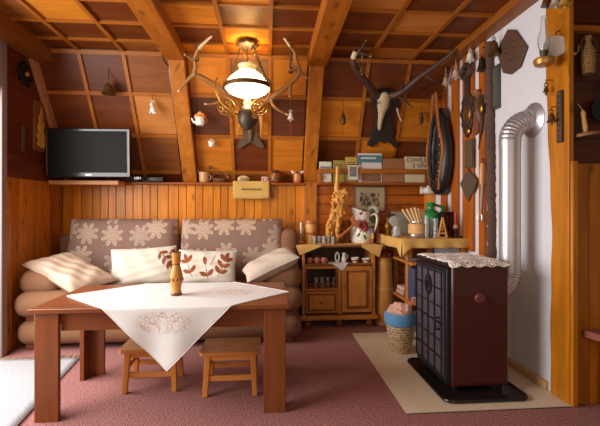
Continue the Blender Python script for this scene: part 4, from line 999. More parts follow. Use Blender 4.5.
# on the open shelf
SZ = .669
def H(x, Y=4.3): return Vector((AX(x, Y), Y, SZ))
PINK = flat('cup_pink', (196, 124, 104), .3)
names = ['pink cup nearest the sideboard post on the open shelf', 'pink cup in the centre of three on the open shelf', 'pink cup closest to the white doily on the open shelf']
for i, x in enumerate((309.5, 317, 323.8)):
    c = H(x, 4.27)
    t = jug('cup', 'small ' + names[i], c, [(.018, 0), (.026, .008), (.032, .03), (.03, .05), (.026, .06), (.022, .06), (.026, .03), (1e-4, .012)], PINK, 'cup', 1, (.2, .8), .004, 'pink cups on the open shelf', .014)
c = H(316.5, 4.42); t = thing('teapot_basket', 'brown wicker basket with a round hoop handle at the back of the open shelf', 'basket', c)
MB().lathe([(.06, 0), (.075, .03), (.07, .075), (.06, .075), (.06, .03), (1e-4, .02)], c, 20).build('basket_body', wicker('wicker_mid', (90, 50, 30), (150, 92, 56)), t); MB().tube([c + Vector((.07 * math.cos(a), 0, .065 + .09 * math.sin(a))) for a in lerps(0, PI, 15)], .006, 8).build('handle', CARVE2, t)
c = H(338.5, 4.28); b = MB(); q = [(-.115, .10), (.085, .10), (.085, -.078), (.03, -.078), (-.115, -.078)]
t = thing('doily', 'white lace doily on the open shelf with its corner hanging over the edge', 'doily', c)
b.prism([(c.x - .115, -.078), (c.x + .1, -.078), (c.x + .1, .1), (c.x - .115, .1)], .003, TM((0, 4.28, SZ + .0005))); b.prism([(-.09, 0), (.085, 0), (.045, -.055), (.02, -.075), (-.03, -.04)], .003, FM((c.x + .0, 4.1905, SZ + .004)))
b.build('lace', flat('doily_white', (220, 214, 214), .9, 0, .12, 90, .4), t)
c = H(337.3, 4.31); c.z += .004; t = thing('pitcher', 'slim white pitcher with an open handle on the lace doily', 'pitcher', c)
b = MB(); b.tube([c + Vector((.02 * math.cos(a), 0, .055 + .048 * math.sin(a))) for a in [2 * PI * i / 24 for i in range(24)]], .008, 8, True); b.lathe([(.02, 0), (.022, .005), (.012, .012), (1e-4, .013)], c, 16); b.build('open_body', PORC, t)
c = H(344, 4.31); c.z += .004; jug('pitcher', 'white pitcher with a patterned waist, next to the open-handled one', c, [(.02, 0), (.026, .01), (.028, .04), (.017, .065), (.022, .10), (.018, .10), (.014, .065), (1e-4, .05)], PORC, 'pitcher', 1, (.3, .85), .004, None, .015)
for x, lbl, cc, cat in ((355, 'white bowl with a brown band on the open shelf', PORC, 'bowl'), (366, 'wide white bowl at the door end of the open shelf', PORC, 'bowl')):
    c = H(x, 4.29); t = thing('bowl', lbl, cat, c); MB().lathe(vessel(.045 if x < 360 else .05, .055 if x < 360 else .045, .004, 'bowl'), c, 22).build('bowl_body', cc, t)
    r_ = .0385 if x < 360 else .0435; MB().lathe([(r_ + .0015, .02), (r_ + .005, .032), (r_ + .001, .032), (r_ - .002, .02)], c, 22).build('painted_band', CERB, t)
for i, x in enumerate((316, 322, 328, 334)):
    c = Vector((AX(x, 4.33), 4.33, .4055))
    lbs = ['drinking glass by the turned post deep in the niche', 'drinking glass second from the turned post in the niche', 'drinking glass third from the turned post in the niche', 'drinking glass nearest the door in the niche']
    if i == 0: ng = thing('tumbler', lbs[0], 'glass', c, 'glasses in the niche'); MB().lathe(vessel(.026, .10, .003, 'glass'), c, 14).build('glass_body', CLEAR, ng)
    else: dup(ng, c, lbs[i])
# ================= on the corner counter =================
QZ = .970
def Q(x, Y=3.85): return Vector((AX(x, Y), Y, QZ))
c = Q(388.5, 4.15); t = thing('brass_mortar', 'brass figure-shaped stand with a dark dish, at the back corner of the counter', 'ornament', c)
b = MB(); b.lathe([(.05, 0), (.055, .01), (.022, .03), (.03, .06), (.045, .09), (.036, .12), (.018, .15), (.024, .19), (.03, .2)], c, 20); b.build('brass_body', BRASS, t); MB().lathe([(.03, .2), (.07, .215), (.075, .23), (.066, .225), (1e-4, .208)], c, 24).build('dish', CERD, t)
MB().tube([c + Vector((.03, 0, .12)), c + Vector((.075, 0, .10)), c + Vector((.07, 0, .06)), c + Vector((.036, 0, .07))], .006, 8).build('arm', BRASS, t)
c = Q(396.5, 3.98); t = thing('glass_jar', 'round clear glass jar beside the cutlery rack', 'jar', c); MB().lathe([(.042, 0), (.046, .01), (.046, .07), (.036, .095), (.04, .11), (.036, .11), (.032, .095), (.042, .07), (.042, .012), (1e-4, .01)], c, 20).build('jar_body', CLEAR, t)
c = PY(395, 221, 4.02); t = thing('hand_mirror', 'small round mirror propped behind the glass jar', 'mirror', (c.x, 4.06, QZ)); MB().lathe([(.048, 0), (.052, .004), (.048, .01), (1e-4, .0105)], Vector((c.x, 4.06, c.z)), 28, Euler((PI / 2, 0, 0)).to_matrix().to_4x4()).build('mirror_disc', flat('mirror_silver', (190, 186, 180), .3, .4), t); MB().tube([(c.x, 4.056, c.z - .048), (c.x, 4.06, QZ)], .008, 8).build('handle', BRASS, t)
c = Q(417, 3.80); t = thing('cutlery_rack', 'round wicker-wrapped metal cutlery rack full of wooden-handled knives', 'cutlery rack', c)
MB().lathe([(.085, 0), (.088, .005), (.088, .035), (.08, .04)], c, 30).build('metal_base', CHROME, t)
MB().lathe([(.078, .04), (.084, .042), (.084, .135), (.078, .137), (.072, .13), (.072, .05), (1e-4, .045)], c, 36, rip=lambda tt, i: 1 + .02 * abs(math.sin(9 * tt))).build('wicker_band', flat('cane_slats', (206, 158, 96), .6, 0, .15, 60, .2), t)
MB().lathe([(.071, .15), (.075, .15), (.075, .158), (.071, .158)], c, 30).build('wire_ring', CHROME, t); MB().tube([c + Vector((0, 0, .04)), c + Vector((0, 0, .23))], .006, 8).build('centre_post', CHROME, t)
kl = ['first', 'second', 'third', 'fourth', 'fifth', 'sixth', 'seventh']
for i in range(7):
    f = i / 6; x = c.x - .075 + .14 * f; y = c.y - .045 * math.sin(PI * f) + .0; top = Vector((x - .075 + .07 * f, y - .01, QZ + .295 - .04 * abs(f - .5))); low = Vector((x + .02 * (1 - f) , y, QZ + .14))
    t = thing('table_knife', 'pale wooden-handled knife, %s counted from the round mirror in the cutlery rack' % kl[i], 'knife', low, 'knives in the cutlery rack')
    MB().tube([low, low.lerp(top, .5), top], [.010, .0115, .0125], 8).build('handle', flat('knife_handle', (222, 182, 128), .4), t); MB().tube([Vector((low.x, low.y, QZ + .06)), low], [.003, .006], 6).build('blade', CHROME, t)
for i, x in enumerate((437.5, 442.0, 434.2)):
    pass
gl = ['tall clear glass next to the cutlery rack', 'tall clear glass in the middle before the green jug', 'tall clear glass beside the wooden A-frame']
for i, (x, Y) in enumerate(((426.6, 3.74), (431, 3.80), (435.4, 3.74))):
    c = Q(x, Y)
    if i == 0: tg = thing('tall_glass', gl[0], 'glass', c, 'tall glasses on the counter'); MB().lathe([(.026, 0), (.028, .006), (.023, .02), (.026, .19), (.0235, .19), (.021, .03), (1e-4, .024)], c, 18).build('glass_body', CLEAR, tg)
    else: dup(tg, c, gl[i])
c = Q(430.5, 4.05); t = jug('green_jug', 'round-bellied green glazed jug with a narrow neck on the counter', c, [(.08, 0), (.09, .01), (.108, .10), (.118, .185), (.104, .235), (.06, .265), (.036, .28), (.034, .31), (.046, .335), (.048, .35), (.04, .35), (.028, .31), (1e-4, .29)], GREEN, 'jug', 1, (.66, .93), .014, None, .03)
c = Q(442, 3.73); t = thing('wooden_stand', 'pale wooden A-shaped stand with an opening, in front of the dark vases', 'stand', c)
b = MB(); w, h = .052, .20
b.prism([(-w, 0), (-w + .014, 0), (0, h - .04), (w - .014, 0), (w, 0), (.007, h), (-.007, h)], .02, FM((c.x, c.y, QZ))); b.build('frame', TURN, t, bevel=.002)
MB().box(c.x - .032, c.x + .032, c.y - .018, c.y - .003, QZ + .04, QZ + .054).build('crossbar', TURN, t, bevel=.002); MB().box(c.x - .05, c.x + .05, c.y - .02, c.y + .0, QZ, QZ + .012).build('base', TURN, t, bevel=.002)
b = MB(); b.tube([c + Vector((0, -.01, .13)), c + Vector((0, -.015, .07))], [.006, .014], 8); b.build('hanging_drop', TURNR, t)
vl = ['dark smoked vase with a flared lip just behind the wooden A-frame', 'dark smoked vase standing in the row before the red candle', 'dark smoked vase set deepest, against the white wall']
for i, (x, Y) in enumerate(((443.8, 3.92), (450.0, 3.96), (447, 4.12))):
    c = Q(x, Y)
    if i == 0:
        vz = thing('smoked_vase', vl[0], 'vase', c, 'smoked vases on the counter'); MB().lathe([(.03, 0), (.032, .01), (.034, .08), (.026, .14), (.022, .19), (.03, .225), (.042, .245), (.038, .245), (.026, .22), (.018, .19), (.022, .14), (.03, .08), (1e-4, .02)], c, 20).build('vase_body', SMOKE, vz)
        MB().lathe([(.0415, .24), (.044, .244), (.0425, .25), (.038, .25)], c, 20).build('dark_rim', IRON, vz)
    else: dup(vz, c, vl[i])
c = Q(455.5, 3.76); t = thing('candle_holder', 'dark iron candle holder with a wavy tray beside the smoked vases', 'candle holder', c)
MB().lathe([(.05, 0), (.058, .006), (.05, .008), (.014, .012), (.01, .05), (.024, .075), (.026, .09), (.016, .09), (1e-4, .08)], c, 22, rip=lambda a, i: 1 + .05 * math.sin(6 * a) * (i < 3)).build('iron_tray', flat('iron_red', (74, 40, 36), .35, .3), t)
MB().lathe([(.022, .0905), (.026, .10), (.02, .125), (.012, .13)], c, 16).build('wax_cup', flat('wax_pink', (206, 150, 130), .5), t)
MB().tube([c + Vector((.05, 0, .008)), c + Vector((.085, 0, .02)), c + Vector((.09, 0, .045)), c + Vector((.07, 0, .05))], .006, 8).build('finger_loop', IRON, t)
tag(MB().lathe([(.0125, 0), (.012, .12), (.004, .126), (1e-4, .126)], c + Vector((0, 0, .131)), 12).build('red_candle', RED), 'red taper candle standing in the dark iron holder', 'candle')
c = Q(403, 4.42); t = thing('plastic_tub', 'grey translucent plastic tub behind the cutlery rack', 'box', c); b = MB(); b.box(c.x - .12, c.x + .15, 4.38, 4.5, QZ, QZ + .24); b.build('tub_body', flat('plastic_grey', (150, 140, 126), .3), t, bevel=.012)
MB().box(c.x - .125, c.x + .155, 4.375, 4.505, QZ + .24, QZ + .25).build('lid', flat('plastic_grey2', (160, 150, 138), .3), t, bevel=.004)
# ================= hanging lamp =================
LY = 3.72
def G(x, y, dy=0): return PY(x, y, LY + dy)
LC = G(247.5, 83); LX = LC.x; LAMP = Vector((LX, LY, G(248, 90).z))
BR2 = flat('lamp_bronze', (112, 82, 42), .4, .75, .2, 40, .15)
t = thing('hanging_oil_lamp', 'brass hanging lamp with a glowing white glass shade and gilt scrolls', 'lamp', (LX, LY, ZC))
b = MB(); b.lathe([(.02, 2.735), (.08, 2.74), (.10, 2.755), (.098, 2.775), (.08, 2.79), (.07, ZC)], (LX, LY, 0), 28, rip=lambda a, i: 1 + .07 * math.cos(8 * a)); b.build('ceiling_rose', flat('rose_bronze', (66, 50, 32), .5, .4, .25, 40, .2), t)
zr = LC.z + .0
SHP = [(.205, -.01), (.208, .0), (.19, .055), (.155, .10), (.11, .135), (.082, .155)]
zt = lambda y: G(248, y + 3).z
prof = [(.202, zt(84)), (.198, zt(80)), (.18, zt(76)), (.15, zt(72.5)), (.11, zt(69.5)), (.085, zt(68)), (.072, zt(66)), (.078, zt(63.5)), (.088, zt(62.5)), (.08, zt(62.3)), (.066, zt(66)), (.08, zt(68.5)), (.145, zt(73.5)), (.175, zt(77)), (.19, zt(81)), (.194, zt(84))]
prof = [(.20, zt(85)), (.196, zt(82)), (.178, zt(78)), (.148, zt(74.5)), (.108, zt(71)), (.082, zt(69)), (.075, zt(66)), (.08, zt(63.5)), (.088, zt(62.5))]
SH = NT('shade_opal'); SH.set(Base_Color=lin((250, 246, 236)), Roughness=.25, Emission_Color=(1, .80, .52, 1), Emission_Strength=5.0); SHADE = SH.m
b = MB(); b.lathe(prof[:6], (LX, LY, 0), 40); b.f = [f for f in b.f if len(f) == 4]; b.mi = b.mi[:len(b.f)]; b.build('glass_shade', SHADE, t, solid=.005)
b = MB(); b.lathe(prof[5:], (LX, LY, 0), 32); b.f = [f for f in b.f if len(f) == 4]; b.mi = b.mi[:len(b.f)]; b.build('shade_neck', flat('shade_neck_glass', (236, 208, 150), .3), t, solid=.005)
# opal bowl bottom seen below the ring
b = MB(); b.lathe([(.05, zt(93)), (.13, zt(91.5)), (.175, zt(89)), (.198, zt(85.5))], (LX, LY, 0), 40); b.f = [f for f in b.f if len(f) == 4]; b.mi = b.mi[:len(b.f)]; b.build('glass_bowl', SHADE, t, solid=.005)
b = MB(); n = 48
ri, ro, z0, z1 = .205, .224, zt(86.5), zt(82.5)
b.lathe([(ri, z0), (ro, z0), (ro, z1), (ri, z1), (ri, z0)], (LX, LY, 0), n); b.f = [f for f in b.f if len(f) == 4]; b.mi = b.mi[:len(b.f)]; b.build('shade_ring', BR2, t, bevel=.003)
b = MB(); b.lathe([(.032, zt(105)), (.036, zt(101)), (.03, zt(97)), (.026, zt(93)), (.022, zt(90))], (LX, LY, 0), 16); b.build('chimney', glow('chimney_lit', (255, 190, 110), 1.0, (240, 200, 150)), t)
b = MB(); b.lathe([(.03, zt(127)), (.05, zt(124.5)), (.082, zt(120)), (.088, zt(112)), (.080, zt(108)), (.05, zt(105)), (.036, zt(103))], (LX, LY, 0), 26, rip=lambda a, i: 1 + .03 * math.cos(12 * a)); b.build('oil_font', flat('font_bronze', (74, 60, 42), .45, .4, .2, 40, .15), t)
for k, (xa, xb, yb) in enumerate(((239, 222, 82), (243, 258.5, 81), (252, 262.5, 80), (255, 268, 80))):
    dy = (.17, .12, -.1, .1)[k]; p, q = Vector((G(xa, 42).x, LY + dy * .4, 2.745)), G(xb, yb, dy)
    q = Vector((LX, LY, 0)) + (Vector((q.x - LX, q.y - LY, 0))).normalized() * .215 + Vector((0, 0, z1))
    b = MB(); m = 16
    for i in range(m):
        a_, e_ = p.lerp(q, i / m), p.lerp(q, (i + 1) / m); d = (e_ - a_).normalized(); s_ = d.cross(Vector((0, 1, 0) if i % 2 else (1, 0, 0))).normalized()
        L_ = (e_ - a_).length * .62; mid = (a_ + e_) / 2
        b.tube([mid + d * L_ * math.cos(u) + s_ * .011 * math.sin(u) for u in [2 * PI * j / 10 for j in range(10)]], .0048, 5, True)
    b.build('chain', BR2, t)
b = MB(); b.tube([(LX, LY, 2.74), (LX, LY, prof[-1][1])], .004, 6); b.build('centre_rod', BR2, t)
for s, ox in ((-1, .03), (1, -.04)):
    b = MB()
    def gs(pts, dy=-.1): return smoothpath([Vector((LX + s * (px_ + ox), LY + dy, z_)) for px_, z_ in pts], 5)
    zc_ = zt(108)
    b.tube(gs([(.085, zt(112)), (.14, zt(109)), (.205, zt(102)), (.245, zt(93)), (.25, zt(84)), (.225, zt(79)), (.215, zt(84))]), .008, 8)
    for (cx_, cz_, r0, tw) in ((.155, zt(107), .06, 1), (.11, zt(115), .026, -1)):
        b.tube([Vector((LX + s * (cx_ + ox + r0 * (1 - i / 40) * math.cos(tw * i * .38)), LY - .1, cz_ + r0 * (1 - i / 40) * math.sin(tw * i * .38))) for i in range(36)], .0065, 6)
    b.tube([Vector((LX + s * (.155 + ox + .072 * math.cos(a_)), LY - .1, zt(107) + .072 * math.sin(a_))) for a_ in [2 * PI * i / 28 for i in range(28)]], .007, 6, True)
    for a_ in [2 * PI * i / 7 for i in range(7)]:
        b.ell((LX + s * (.155 + ox + .045 * math.cos(a_)), LY - .1, zt(107) + .045 * math.sin(a_)), (.014, .006, .014), 8, 6)
    b.tube([Vector((LX + s * .085, LY, zt(112))), Vector((LX + s * (.12 + ox), LY - .1, zt(110)))], .009, 6)
    b.build('scroll_bracket', flat('gilt_old', (166, 112, 40), .4, .7, .25, 40, .1), t)
# ================= trophies =================
def skull(parent, pts, mat, name='skull'):
    """rings from crown to nose: (centre, half width, half depth)"""
    b = MB(); n = 16; vs = []; fs = []
    for c, w, d in pts:
        for j in range(n):
            a = 2 * PI * j / n; vs.append(Vector(c) + Vector((w * math.cos(a), d * math.sin(a), 0)))
    for i in range(len(pts) - 1):
        for j in range(n): fs.append((i * n + j, i * n + (j + 1) % n, (i + 1) * n + (j + 1) % n, (i + 1) * n + j))
    fs += [tuple(range(n)), tuple(range((len(pts) - 1) * n, len(pts) * n))]
    b.add(vs, fs); return b.build(name, mat, parent, sub=1)
def antler(parent, branches, mat, tip=None):
    """branches: list of (points, radius at root, radius at tip); one mesh per antler"""
    b = MB(); tips = []
    for pts, r0, r1 in branches:
        sp = smoothpath(pts, 5); k = len(sp); r0 *= 1.3; r1 *= 1.25; b.tube(sp, [r0 + (r1 - r0) * (i / (k - 1)) ** .8 for i in range(k)], 10)
        if tip:
            m = max(2, k // 5); q = sp[-m:]; tb = MB(); tips.append(tb); tb.tube(q, [(r0 + (r1 - r0) * ((k - m + i) / (k - 1)) ** .8) * 1.06 + .0004 for i in range(m)], 10)
    o = b.build('antler', mat, parent)
    for tb in tips: tb.build('antler_tip', tip, o)
    return o
def slopeplate(b, pts, d, off=0.0, m=0):
    """outline given as photograph points on the sloping panel, thickness d"""
    P3 = [PS(x, y, off) for x, y in pts]; k = len(P3)
    vs = [p - NRM * .0 for p in P3] + [p + NRM * d for p in P3]
    b.add(vs, [tuple(range(k - 1, -1, -1)), tuple(range(k, 2 * k))] + [(i, (i + 1) % k, k + (i + 1) % k, k + i) for i in range(k)], m)
c = PS(250, 128)
t = thing('antler_trophy', 'wide pale-tipped antlers on a grey carved shield behind the hanging lamp', 'trophy', c)
b = MB(); slopeplate(b, [(240, 104), (260, 104), (262, 112), (260, 122), (257.5, 130), (258, 136), (264.5, 145), (262, 148.5), (255, 144), (251, 141.5), (246, 144), (239.5, 148.5), (237.5, 145.5), (243, 137), (242.5, 128), (239, 117)], .03, .012); b.build('carved_shield', flat('shield_grey', (92, 74, 56), .6, 0, .25, 30, .3), t, bevel=.004)
ps = lambda x, y, o: PS(x, y, o)
skull(t, [(ps(250.5, 106, .10), .045, .05), (ps(250.5, 112, .10), .055, .055), (ps(250.5, 119, .085), .05, .05), (ps(250.5, 128, .07), .03, .04), (ps(250.5, 137, .06), .022, .03), (ps(250.5, 142, .055), .018, .02)], flat('skull_brown', (120, 88, 58), .6, 0, .2, 30, .2))
for s, x in ((-1, 240), (1, 261)):
    b = MB(); b.tube(smoothpath([ps(x, 116, .08), ps(x + s * .5, 126, .09), ps(x - s * .3 if s > 0 else x - 3, 137, .08)], 5), lerps(.028, .005, 11), 10, flat_=.4); b.build('carved_leaf', flat('leaf_gold', (190, 126, 56), .5), t)
antler(t, [([ps(246, 107, .10), ps(238, 102, .16), ps(228, 95, .22), ps(215, 85, .27), ps(203, 78, .30), ps(195, 74, .31), ps(195.5, 66, .33), ps(195, 58, .34), ps(198, 50, .36), ps(204, 43, .38), ps(212, 36, .40)], .032, .007),
           ([ps(195, 74, .31), ps(188, 80, .33), ps(178, 92, .36)], .024, .006), ([ps(195, 60, .33), ps(190, 58, .35), ps(184, 54, .37)], .018, .005),
           ([ps(229, 96, .22), ps(221, 101, .27), ps(212, 104, .31), ps(204, 104, .33)], .02, .005)], ANT, ANTT)
antler(t, [([ps(255, 107, .10), ps(263, 103, .16), ps(272, 97, .22), ps(281, 91, .27), ps(290, 84, .30), ps(298, 75, .31), ps(299, 68, .32), ps(296, 60, .33), ps(294.5, 52, .34), ps(290, 46, .36), ps(285, 39, .38), ps(280.5, 32, .40)], .032, .006),
           ([ps(296, 68, .32), ps(291, 70, .34), ps(288, 68, .36)], .022, .012), ([ps(299, 73, .31), ps(304, 75, .32), ps(307.5, 78.5, .34)], .022, .006),
           ([ps(271, 98, .22), ps(273, 105, .26), ps(280, 111, .30), ps(288, 115, .32)], .02, .006), ([ps(290, 84, .30), ps(290.5, 91, .33), ps(290, 97, .35)], .02, .01)], ANT, ANTT)
for x, y0, y1, lb in ((196.5, 36, 58, 'dark cord with a hook looped over the antler next to the beam'), (290.5, 30, 70, 'dark cord with a hook dropping to the antler near the glowing shade')):
    tt = thing('hanging_hook', lb, 'hook', PS(x, y0, .3)); p = PS(x, y1, .345); q = Vector((p.x, p.y, ZC)); q.y = min(q.y, 3.75)
    MB().tube([q, p], .009, 6).build('cord', CORD, tt); MB().tube([p + Vector((.02 * math.cos(a), 0, .02 * math.sin(a) - .01)) for a in lerps(PI / 2, 2.2 * PI, 12)], .006, 6).build('hook', IRON, tt)
# skull trophy above the books
c = PS(383, 115)
t = thing('skull_trophy', 'white deer skull with long dark antlers on a black carved board above the books', 'trophy', c)
b = MB(); slopeplate(b, [(372, 107), (370, 97), (373, 91), (380, 88), (389, 88), (396, 92), (399, 99), (396, 107), (390, 113), (391, 126), (394, 131), (392.5, 136), (398, 145), (394, 147), (388, 140.5), (384, 143), (379, 139.5), (372, 146.5), (366.5, 144), (370, 137), (369.5, 130), (374, 127), (376, 114)], .03, .012); b.build('carved_board', flat('board_black', (44, 34, 30), .55, 0, .25, 30, .3), t, bevel=.004)
skull(t, [(ps(384, 92, .10), .035, .04), (ps(384, 96, .11), .06, .06), (ps(383.5, 102, .11), .075, .06), (ps(383, 108, .095), .06, .055), (ps(381.5, 114, .08), .034, .045), (ps(380, 122, .07), .026, .035), (ps(379.5, 128, .06), .022, .025), (ps(379.5, 130.5, .06), .012, .015)], BONE)
for x in (377, 390): MB().ell(PS(x, 103, .165), (.014, .012, .017), 12, 8).build('eye_socket', CARVE, t)
antler(t, [([ps(377, 96, .10), ps(372, 90, .17), ps(366, 82, .23), ps(359, 74, .28), ps(354, 66, .31), ps(353.5, 58, .33), ps(356, 51, .35)], .034, .020), ([ps(355, 56, .33), ps(360, 50, .36), ps(366.5, 39.5, .40)], .026, .004), ([ps(355.5, 55, .33), ps(362, 53, .36), ps(371, 56.5, .38)], .022, .004)], ANTD, ANTT)
antler(t, [([ps(390, 96, .10), ps(398, 94, .16), ps(408, 87, .21), ps(420, 77, .27), ps(434, 67, .32), ps(446, 58, .36), ps(456, 50, .40)], .036, .012), ([ps(396, 95, .15), ps(404, 100, .2), ps(413, 107.5, .24)], .018, .004), ([ps(425, 74, .29), ps(432, 80, .33), ps(440, 83, .35)], .016, .004), ([ps(397, 96, .15), ps(401, 91, .2), ps(403, 84, .25)], .016, .005)], ANTD, ANTD)
MB().tube(smoothpath([ps(397, 108, .05), ps(399, 116, .08), ps(402, 122, .1)], 4), lerps(.012, .004, 9), 8).build('side_tusk', ANTT, t)
# ================= bells and trinkets on the panels =================
def down(x, y, off): return PS(x, y, off)
p = PS(108.5, 94, .16); top = Vector((p.x, p.y, ZC)); bell('hanging_bell', 'bronze bell hanging on a long chain over the television', top, p, .105, .07, BRONZE, BRONZED)
p = PS(152.8, 114, .14); q = PS(152.8, 94, .04); t = thing('hanging_figurine', 'white porcelain rabbit figurine hanging on a dark cord beside the aerial cable', 'figurine', p)
b = MB(); b.ell(p + Vector((0, 0, .04)), (.03, .025, .042), 14, 10); b.ell(p + Vector((-.008, -.008, .095)), (.021, .02, .022), 12, 8); b.ell(p + Vector((-.014, 0, .128)), (.006, .006, .025), 8, 6); b.ell(p + Vector((.004, 0, .126)), (.006, .006, .024), 8, 6); b.ell(p + Vector((.022, -.012, .012)), (.022, .016, .013), 10, 6); b.ell(p + Vector((-.02, -.015, .012)), (.012, .018, .013), 10, 6)
b.build('rabbit_figurine_body', PORC, t); MB().tube([p + Vector((-.004, 0, .145)), Vector((p.x, q.y, q.z))], .003, 6).build('cord', CORD, t)
p = PS(200, 125.5, .17); t = thing('hanging_teapot', 'white teapot ornament topped with orange flowers, hanging from the antler near the rafter', 'ornament', p)
MB().lathe([(.036, 0), (.045, .012), (.05, .05), (.044, .085), (.036, .09)], p, 20).build('pot_body', PORC, t); MB().tube(smoothpath([p + Vector((-.045, 0, .03)), p + Vector((-.068, 0, .04)), p + Vector((-.085, 0, .075))], 4), [.013] * 4 + [.009] * 5, 8).build('spout', PORC, t)
MB().tube(smoothpath([p + Vector((.042, 0, .075)), p + Vector((.07, 0, .07)), p + Vector((.065, 0, .03)), p + Vector((.045, 0, .025))], 4), .006, 8).build('handle', flat('handle_red', (170, 70, 44), .3), t)
for dx, dz, mm in ((-.028, .105, 0), (.0, .125, 1), (.028, .108, 0), (.045, .085, 2), (-.04, .09, 1), (.008, .10, 2)):
    b = MB(); pc = p + Vector((dx, -.012, dz))
    for a_ in [2 * PI * i / 6 for i in range(6)]: b.ell(pc + Vector((.012 * math.cos(a_), 0, .012 * math.sin(a_))), (.009, .006, .009), 8, 5)
    b.ell(pc + Vector((0, -.006, 0)), (.006, .005, .006), 8, 5); b.build('flower', [flat('flower_orange', (232, 140, 40), .6), flat('flower_peach', (236, 178, 110), .6), flat('flower_red', (196, 74, 48), .6)][mm], t)
MB().tube([p + Vector((0, 0, .1)), Vector((p.x, p.y + .0, PS(200, 82, .3).z))], .0025, 5).build('cord', CORD, t)
p = PS(211.5, 147, .10); q = PS(211.5, 137, .03); t = thing('hanging_cup', 'tiny white frilled cup hanging from a batten under the teapot ornament', 'ornament', p)
MB().lathe([(.022, 0), (.03, .012), (.03, .035), (.038, .055), (.034, .055), (.026, .035), (1e-4, .015)], p, 20, rip=lambda a, i: 1 + .06 * math.cos(7 * a) * (i in (3, 4))).build('cup_body', PORC, t)
MB().tube([p + Vector((.034 * math.cos(a), 0, .05 + .03 * math.sin(a))) for a in lerps(0, PI, 10)], .003, 6).build('loop', PORC, t); MB().tube([p + Vector((0, 0, .078)), Vector((p.x, q.y, q.z))], .002, 5).build('cord', CORDW, t)
p = PS(290.5, 119.5, .33); bell('hanging_bell', 'white porcelain bell with a long red thread, hanging off the antler near the glowing shade', p + Vector((0, 0, .20)), p, .072, .036, PORC, CORD, 'bell', True, .14)
p = PS(362, 73, .33); bell('hanging_bell', 'small brass bell hanging from the tip of the dark skull antler', PS(362, 55, .35), p, .085, .032, flat('brass_bright', (170, 124, 56), .35, .7, .15, 30), CORDW)
p = PS(343, 125, .16); t = thing('hanging_weight', 'slim bronze lantern-shaped pendant hanging on a cord above the paperback', 'pendant', p)
MB().lathe([(.008, 0), (.028, .01), (.031, .065), (.023, .10), (.010, .12), (.015, .132), (.005, .15)], p, 14).build('pendant_body', BRONZE, t); MB().tube([p + Vector((0, 0, .145)), Vector((p.x, p.y, slopeY(0) * 0 + PS(343, 92, .0).z + .1))], .003, 6).build('cord', CORD, t); MB().tube([p, p - Vector((0, 0, .13))], .002, 5).build('thread', CORD, t)
p = PS(421.5, 124, .12); t = thing('hanging_key', 'dark iron key-like pendant hanging on the orange panel beside the horse collar', 'pendant', p)
MB().lathe([(.006, 0), (.020, .012), (.023, .065), (.014, .10), (.02, .115), (.005, .13)], p, 12).build('pendant_body', BRONZED, t); MB().tube([p + Vector((0, 0, .095)), Vector((p.x, p.y, PS(421.5, 100, .0).z))], .0025, 5).build('cord', CORD, t)
# ================= gable wall beside the television =================
def LW(x, y): return PX(x, y, -2.253)
def gm(p): return Matrix.Translation(p) @ Matrix(((0, 0, 1, 0), (1, 0, 0, 0), (0, 1, 0, 0), (0, 0, 0, 1)))     # drawing on the gable: x away from the camera, y up
p = LW(24, 74); t = thing('gable_ornament', 'dark round spiky ornament with a bright centre on the gable wall', 'ornament', p)
b = MB(); b.prism([((.12 if i % 2 else .085) * math.cos(PI * i / 9), (.12 if i % 2 else .085) * math.sin(PI * i / 9)) for i in range(18)], .02, gm(p)); b.build('spiky_disc', IRON, t, bevel=.003); MB().ell(p + Vector((.03, 0, 0)), (.02, .03, .03), 12, 8).build('centre_boss', BRASS, t)
a4 = [LW(32.5, 98), LW(42, 110), LW(45.5, 152), LW(33, 149)]
t = thing('carved_map_plaque', 'narrow brown board with a yellow wooden castle relief on the gable wall', 'plaque', LW(38, 125))
y0, y1, z0, z1 = LW(32.5, 98).y, LW(44.5, 120).y, LW(38, 151).z, LW(36, 101).z
MB().box(-2.254, -2.235, y0, y1, z0, z1).build('board', flat('plaque_brown', (122, 74, 40), .55), t, bevel=.003)
rel = [(.5, .03), (.85, .06), (.8, .2), (.95, .3), (.7, .36), (.72, .5), (.85, .56), (.62, .62), (.6, .74), (.5, .95), (.42, .76), (.25, .7), (.36, .6), (.2, .5), (.3, .38), (.12, .28), (.3, .2), (.15, .08)]
MB().prism([((q[0] - .5) * (y1 - y0) * .9, (q[1] - .5) * (z1 - z0) * .92) for q in rel], .014, gm(Vector((-2.236, (y0 + y1) / 2, (z0 + z1) / 2)))).build('relief', flat('relief_ochre', (196, 140, 56), .5, 0, .15, 40, .3), t, bevel=.003)
p = LW(22.5, 138); t = thing('thermometer', 'slim dark wooden thermometer on the gable boards under the spiky ornament', 'thermometer', p)
MB().box(-2.254, -2.24, p.y - .022, p.y + .022, p.z - .13, p.z + .11).build('board', CARVE2, t, bevel=.004); MB().tube([(-2.236, p.y, p.z - .1), (-2.236, p.y, p.z + .08)], .005, 8).build('glass_tube', BRONZED, t)
# ================= on the white wall =================
def RW(x, y, o=.04): return PX(x, y, 1.93 - o)
